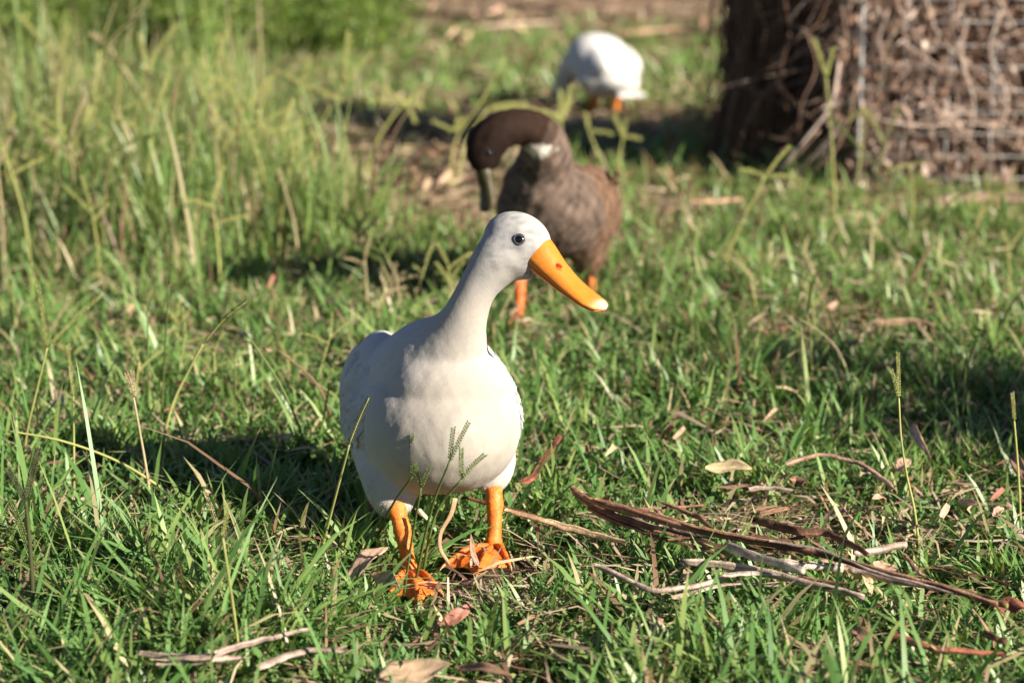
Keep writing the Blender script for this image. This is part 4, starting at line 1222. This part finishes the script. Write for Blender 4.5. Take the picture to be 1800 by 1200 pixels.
for q in range(60):
    u, v = rng.uniform(540, 1260), rng.uniform(8, 75)
    if q < 26:
        u, v = rng.uniform(580, 850), rng.uniform(255, 400)
    a = rng.uniform(0, 6.28); l = rng.uniform(14, 34)
    ci = rng.integers(4)
    leaf((u, v), (u + l * math.cos(a), v + .4 * l * math.sin(a)), rng.uniform(8, 14), (PK, TL, BL, YL)[ci] * rng.uniform(.85, 1.1),
         'dry %s leaf on the bare ground %s' % (('pink', 'tan', 'brown', 'yellowish')[ci], 'beside the brown duck' if q < 26 else 'far behind the ducks'), .02, .04, group='leaves on the bare ground')

# dry curled blade hanging by the foot
P = catmull([np.array(ypx(u, v, 2.52)) for u, v in ((800, 875), (792, 905), (775, 935), (774, 965), (790, 990))], 14)
g = Geo(P[-1]); V, T = loft(P, np.linspace(.0035, .002, 14), .0007, (1, .3, 0), 6); g.add(V, T, (.46, .30, .17))
tag(link('dry_blade', g.mesh('dry_blade', M['leaf']), None, P[-1]), 'dry curled tan grass blade between the two orange feet', 'grass blade')

# ------------------------------------------------------------------ seed stalks
GR, YG, DK, DY = (np.array(c) for c in ((.15, .21, .055), (.40, .41, .14), (.055, .06, .025), (.46, .38, .22)))
def spike(a, b, colr, O, parent, fat=1.0, seeds=True, seedc=None):
    a, b = np.asarray(a, float), np.asarray(b, float)
    L = np.linalg.norm(b - a)
    P = catmull([a, (a + b) / 2 + np.array([0, 0, .07 * L * rng.uniform(.2, 1)]), b], 9)
    g = Geo(O)
    V, T = loft(P, np.linspace(.0009, .0005, 9) * fat, np.linspace(.0009, .0005, 9) * fat, (0.1, 1, .2), 5)
    g.add(V, T, colr)
    n = int(max(10, min(60, L / .0016)))
    t = np.linspace(.04, .98, n); c = np.stack([np.interp(t, np.linspace(0, 1, 9), P[:, k]) for k in range(3)], -1)
    d = unit(b - a); s = unit(np.cross(d, [0, 1, 0.15])); q = np.cross(d, s)
    alt = np.where(np.arange(n) % 2, 1., -1.)
    off = s[None] * (alt * .0017 * fat)[:, None] + q[None] * rng.normal(0, .0004, n)[:, None]
    base = c + off; tip = base + d * 0.0042 * fat + s[None] * (alt * .0007)[:, None]
    m = (base + tip) / 2; w = .0015 * fat
    V = np.stack([base, m + s * w, m + q * w, m - s * w, m - q * w, tip], 1).reshape(-1, 3)
    k = np.arange(n)[:, None] * 6
    T = np.concatenate([k + x for x in ([0, 1, 2], [0, 2, 3], [0, 3, 4], [0, 4, 1], [5, 2, 1], [5, 3, 2], [5, 4, 3], [5, 1, 4])])
    sc = colr if seedc is None else seedc
    g.add(V, T, np.repeat(np.asarray(sc)[None] * rng.uniform(.65, 1.25, (n, 1)), 6, 0))
    link('seed_spike', g.mesh('seed_spike', M['stalk']), parent)
def stalk(stem, spikes, label, group=None, colr=GR, w=1.0, Y=None, tilt=0.0, seedc=None):
    """stem: pixels from the ground up; the whole stalk stands at the distance of its foot"""
    foot = np.array(gpx(*stem[0])) if Y is None else np.array(ypx(*stem[0], Y))
    Y0 = foot[1] if Y is None else Y
    foot[2] = max(foot[2], float(gz(foot[0], foot[1])) - .003) if Y is not None else float(gz(foot[0], foot[1])) - .003
    H = max(1, stem[0][1] - stem[-1][1])
    pts = [foot] + [np.array(ypx(u, v, Y0 + tilt * (stem[0][1] - v) / H)) for u, v in stem[1:]]
    O = foot.copy()
    root = thing('seed_stalk', O, label, 'grass stalk', group)
    P = catmull(pts, 5 * len(pts))
    g = Geo(O); rr = np.linspace(.0017, .0011, len(P)) * w * (1 + .18 * max(0, Y0 - 2.8))
    V, T = loft(P, rr, rr, (1, .1, 0), 6)
    f = np.repeat(np.linspace(0, 1, len(P)), 6)
    C = colr * (1 + .2 * vnoise(V, 12, 9))[:, None]
    g.add(V, T, C); link('stem', g.mesh('stem', M['stalk']), root)
    for sp in spikes:
        if len(sp) == 2:
            a = P[-1]; b = np.array(ypx(*sp, pts[-1][1] + rng.uniform(-.01, .01)))
        else:
            a = np.array(ypx(sp[0], sp[1], pts[-1][1])); b = np.array(ypx(sp[2], sp[3], pts[-1][1] + rng.uniform(-.01, .01)))
        spike(a, b, colr, O, root, fat=w * (.72 + .17 * max(0, Y0 - 2.8)), seedc=seedc)
    return root
SK = [
 ([(40, 860), (46, 770), (66, 680), (83, 611)], [(66, 500), (180, 518)], 'slender two spiked stalk whose spikes open into a wide V', YG * .8, 1.1, None),
 ([(130, 905), (130, 800), (129, 697)], [(119, 606)], 'upright reddish stalk with one thin spike before the shadow', YG, 1.0, None),
 ([(270, 930), (258, 830), (235, 699)], [(222, 656), (232, 654)], 'pale stalk with two short upright spikes inside the duck\'s shadow', DY, 1.2, None),
 ([(370, 920), (300, 868), (210, 812), (110, 775), (14, 757)], [], 'long pale stem arching over the duck\'s shadow', YG * 1.1, 1.2, None),
 ([(283, 790), (288, 650), (297, 500)], [(302, 420)], 'thin dark stalk with one dark spike in the sunlit grass', GR * .6, .9, None),
 ([(262, 760), (261, 640), (259, 546)], [(249, 470), (276, 500)], 'straight stalk carrying two narrow spikes beside the dark single spike', GR, .9, None),
 ([(276, 830), (300, 720), (339, 637), (357, 605)], [(434, 530)], 'yellow stem ending in a thick dark slanting spike', YG * .9, 1.3, DK),
 ([(600, 790), (560, 680), (486, 613)], [(384, 600), (493, 530)], 'brown stalk bent over beside the white wing', BL * .7, 1.1, GR * .8),
 ([(556, 830), (500, 690), (430, 581)], [(406, 534), (437, 528)], 'slanting pale stalk crossing behind the bent brown stalk', GR, 1.0, None),
 ([(458, 930), (466, 880), (486, 788)], [(475, 746), (503, 748)], 'short stalk with a small forked head in the shadow edge', YG, 1.0, None),
 ([(556, 1000), (585, 890), (614, 781)], [(649, 699)], 'pale stalk with a single dark spike touching the duck\'s flank', YG, 1.1, DK),
 ([(640, 985), (686, 894), (725, 837)], [(724, 764), (746, 797)], 'dark leaning stalk with two spikes in front of the duck\'s belly', GR * .6, 1.1, None),
 ([(706, 1058), (722, 960), (740, 857)], [(729, 815), (756, 820)], 'green stalk with two short spikes rising by the duck\'s front leg', GR * .8, 1.0, None),
 ([(722, 1040), (757, 900), (790, 811)], [(797, 752), (824, 742)], 'tall stalk with two raised dark spikes against the white breast', GR * .7, 1.1, None),
 ([(738, 1010), (765, 905), (811, 842)], [(811, 788), (852, 799)], 'green stalk with two bright spikes against the white breast', GR * 1.1, 1.2, None),
 ([(62, 1140), (56, 1010), (50, 930), (45, 880)], [(14, 825), (68, 790)], 'dark stalk with two thick spikes in the near shaded grass', DK * 1.2, 1.7, None),
 ([(140, 1090), (128, 1060), (60, 990)], [(20, 880)], 'thick dark stem leaning in the near shaded grass', GR * .7, 1.5, None),
 ([(428, 1210), (412, 1080), (392, 945)], [(402, 882)], 'tall thin yellow stem in front of the shadow', YG * .9, 1.0, None),
 ([(392, 975), (380, 920)], [(361, 866)], 'short pinkish seed spike at the edge of the shadow', DY, 1.2, None),
 ([(1795, 925), (1790, 830), (1783, 740)], [(1779, 690)], 'thin yellow stem growing beyond the bark clump', YG * 1.1, 1.0, None),
 ([(1620, 985), (1608, 900), (1594, 835), (1584, 770), (1580, 700)], [(1578, 620), (1566, 650)], 'tall yellow stem with two spikes growing through the stick pile', YG, 1.0, None),
 ([(1690, 790), (1694, 700), (1700, 610)], [(1706, 530), (1673, 590)], 'two spiked stalk in the sunny grass behind the pile', GR, 1.0, None),
 ([(1568, 480), (1560, 400), (1542, 295)], [(1465, 212), (1582, 186)], 'tall stalk with a wide V of spikes before the wire cage', GR, 1.0, None),
 ([(1260, 500), (1295, 410), (1345, 310)], [(1388, 258), (1406, 315), (1300, 298)], 'curved stalk with three spikes before the vine heap', YG, 1.2, None),
 ([(1470, 420), (1462, 250), (1452, 135)], [(1430, 68), (1466, 85)], 'tall pale stalk against the dark side of the heap', YG, 1.2, None),
 ([(1500, 380), (1515, 250), (1520, 190)], [(1490, 215), (1552, 250)], 'pale stalk by the cage corner', YG, 1.1, None),
 ([(1600, 430), (1605, 350), (1600, 290)], [(1560, 300), (1625, 285)], 'leafy pale stalk at the foot of the cage mesh', YG, 1.0, None),
 ([(1700, 520), (1672, 420), (1661, 360)], [(1658, 310), (1735, 325)], 'dark stalk with spread spikes before the cage mesh', GR * .6, 1.0, None),
 ([(1360, 700), (1400, 640), (1430, 500)], [(1372, 470), (1450, 430)], 'slim stalk in the grass before the vine heap', GR, .9, None),
 ([(1230, 690), (1262, 640), (1290, 560)], [(1310, 520), (1390, 522)], 'stalk with one spike bent level in the mid lawn', GR, .9, None),
 ([(1180, 640), (1210, 600), (1215, 580)], [(1135, 565)], 'stalk with a drooping spike beside the far side of the bill', GR, 1.0, None),
 ([(1510, 720), (1480, 630), (1450, 590), (1405, 560)], [], 'dry bare stem leaning over the lawn', DY, .9, None),
 ([(92, 400), (115, 290), (160, 180), (175, 90)], [(204, 4), (250, 22), (292, 148)], 'tallest stalk with a long pale flag blade and dark spike', YG * 1.1, 1.7, DK),
 ([(278, 330), (272, 210), (230, 140), (190, 80)], [(160, 60)], 'dry straw coloured stem crossing the tallest stalk', DY, 1.6, None),
 ([(85, 320), (100, 180), (105, 110)], [(30, 25), (85, 75), (120, 45)], 'stalk with a long slanting spike before the dark shrub', YG, 1.5, None),
 ([(416, 390), (420, 290), (427, 197)], [(375, 136), (474, 138)], 'stalk with an open V head against the pale shrub', YG, 1.3, None),
 ([(545, 330), (556, 240), (580, 190), (605, 150)], [(656, 92), (612, 55)], 'stalk with an upright forked head against the dark shadow', YG, 1.2, None),
 ([(525, 330), (528, 230), (530, 148)], [(488, 126), (566, 118), (570, 165), (545, 100), (600, 178)], 'bushy headed stalk against the dark shadow', YG, 1.2, None),
 ([(640, 330), (658, 260), (685, 212), (712, 180)], [(645, 176), (672, 155), (742, 162), (730, 215), (742, 188)], 'stalk with five level spikes before the bare patch', YG * 1.1, 1.3, None),
 ([(790, 340), (800, 250), (845, 180), (888, 100)], [(800, 232, 760, 214), (800, 232, 806, 206), (800, 232, 818, 206)], 'reddish stem rising beside the brown duck\'s head', YG, 1.2, None),
 ([(800, 330), (820, 250), (857, 191)], [(926, 184), (985, 205)], 'stalk arching over the brown duck\'s neck', YG * 1.2, 1.4, None),
 ([(985, 330), (990, 260), (985, 215)], [(985, 160), (1005, 175), (1004, 152), (955, 195)], 'pale bunch of spikes behind the brown duck', YG * 1.1, 1.3, None),
 ([(462, 290), (460, 150), (455, 10)], [(452, -60)], 'tall bare straw stem before the shrub', DY, 1.3, None),
 ([(1050, 330), (1052, 280), (1035, 230)], [(1030, 200), (1075, 235)], 'small stalk in front of the dark shadow', YG, 1.2, None),
 ([(1120, 340), (1090, 290), (1095, 240)], [(1080, 205), (1125, 245), (1100, 210)], 'small forked stalk right behind the brown duck', YG, 1.2, None),
 ([(528, 500), (518, 400), (498, 325)], [(490, 300)], 'dry pale stem in the tall grass', DY, 1.3, None),
]
for stem, sp, lab, c, w, sc in SK:
    stalk(stem, sp, lab, None, c, w, seedc=sc, tilt=-.10 if any(q in lab for q in ('breast', 'belly', 'front leg', 'flank')) else 0)
def random_stalks(n, ubox, vbox, hpx, label, group, seed, cols, w=1.0):
    r = np.random.default_rng(seed)
    for q in range(n):
        u, v = r.uniform(*ubox), r.uniform(*vbox); h = r.uniform(*hpx); s = r.normal(0, .18) * h
        top = (u + s, v - h); k = r.integers(2, 5)
        sp = []; sgn = r.choice((-1, 1)); hl_ = max(28, .36 * h)
        for j_ in range(k):
            f_ = 1 - j_ * r.uniform(.05, .13); an = (r.uniform(.15, .5) if j_ == 0 else r.uniform(.5, 1.35)) * sgn; sgn = -sgn
            x0, y0 = u + s * (.35 + .65 * (f_ - .55) / .45), v - h * f_
            ls = hl_ * r.uniform(.6, 1.25)
            sp.append((x0, y0, x0 + ls * math.sin(an) + .3 * s, y0 - ls * math.cos(an)))
        ci = r.integers(len(cols))
        word = 'straw coloured' if cols[ci] is DY else 'yellowish' if cols[ci] is YG else 'green'
        stalk([(u, v), (u + s * .35, v - h * .55), top], sp, '%s%s seed stalk with %s spikes %s' % ('leaning ' if abs(s) > .2 * h else 'upright ', word, ('', '', 'two', 'three', 'four')[k], label), group, cols[ci] * r.uniform(.9, 1.1), w * r.uniform(.8, 1.15))
random_stalks(34, (0, 540), (300, 540), (110, 250), 'in the tall grass before the shrub', 'stalks in the tall grass', 81, (YG, YG, GR, YG, DY), 1.15)
random_stalks(16, (640, 810), (500, 590), (50, 130), 'between the white and brown ducks', 'stalks between the ducks', 82, (YG, GR, DY))
random_stalks(22, (1080, 1790), (430, 720), (60, 150), 'in the sunny lawn before the heap', 'stalks in the sunny lawn', 83, (GR, YG, GR), .9)
random_stalks(10, (20, 560), (640, 780), (60, 150), 'in the lawn beside the duck\'s shadow', 'stalks above the shadow', 84, (GR, YG), .9)
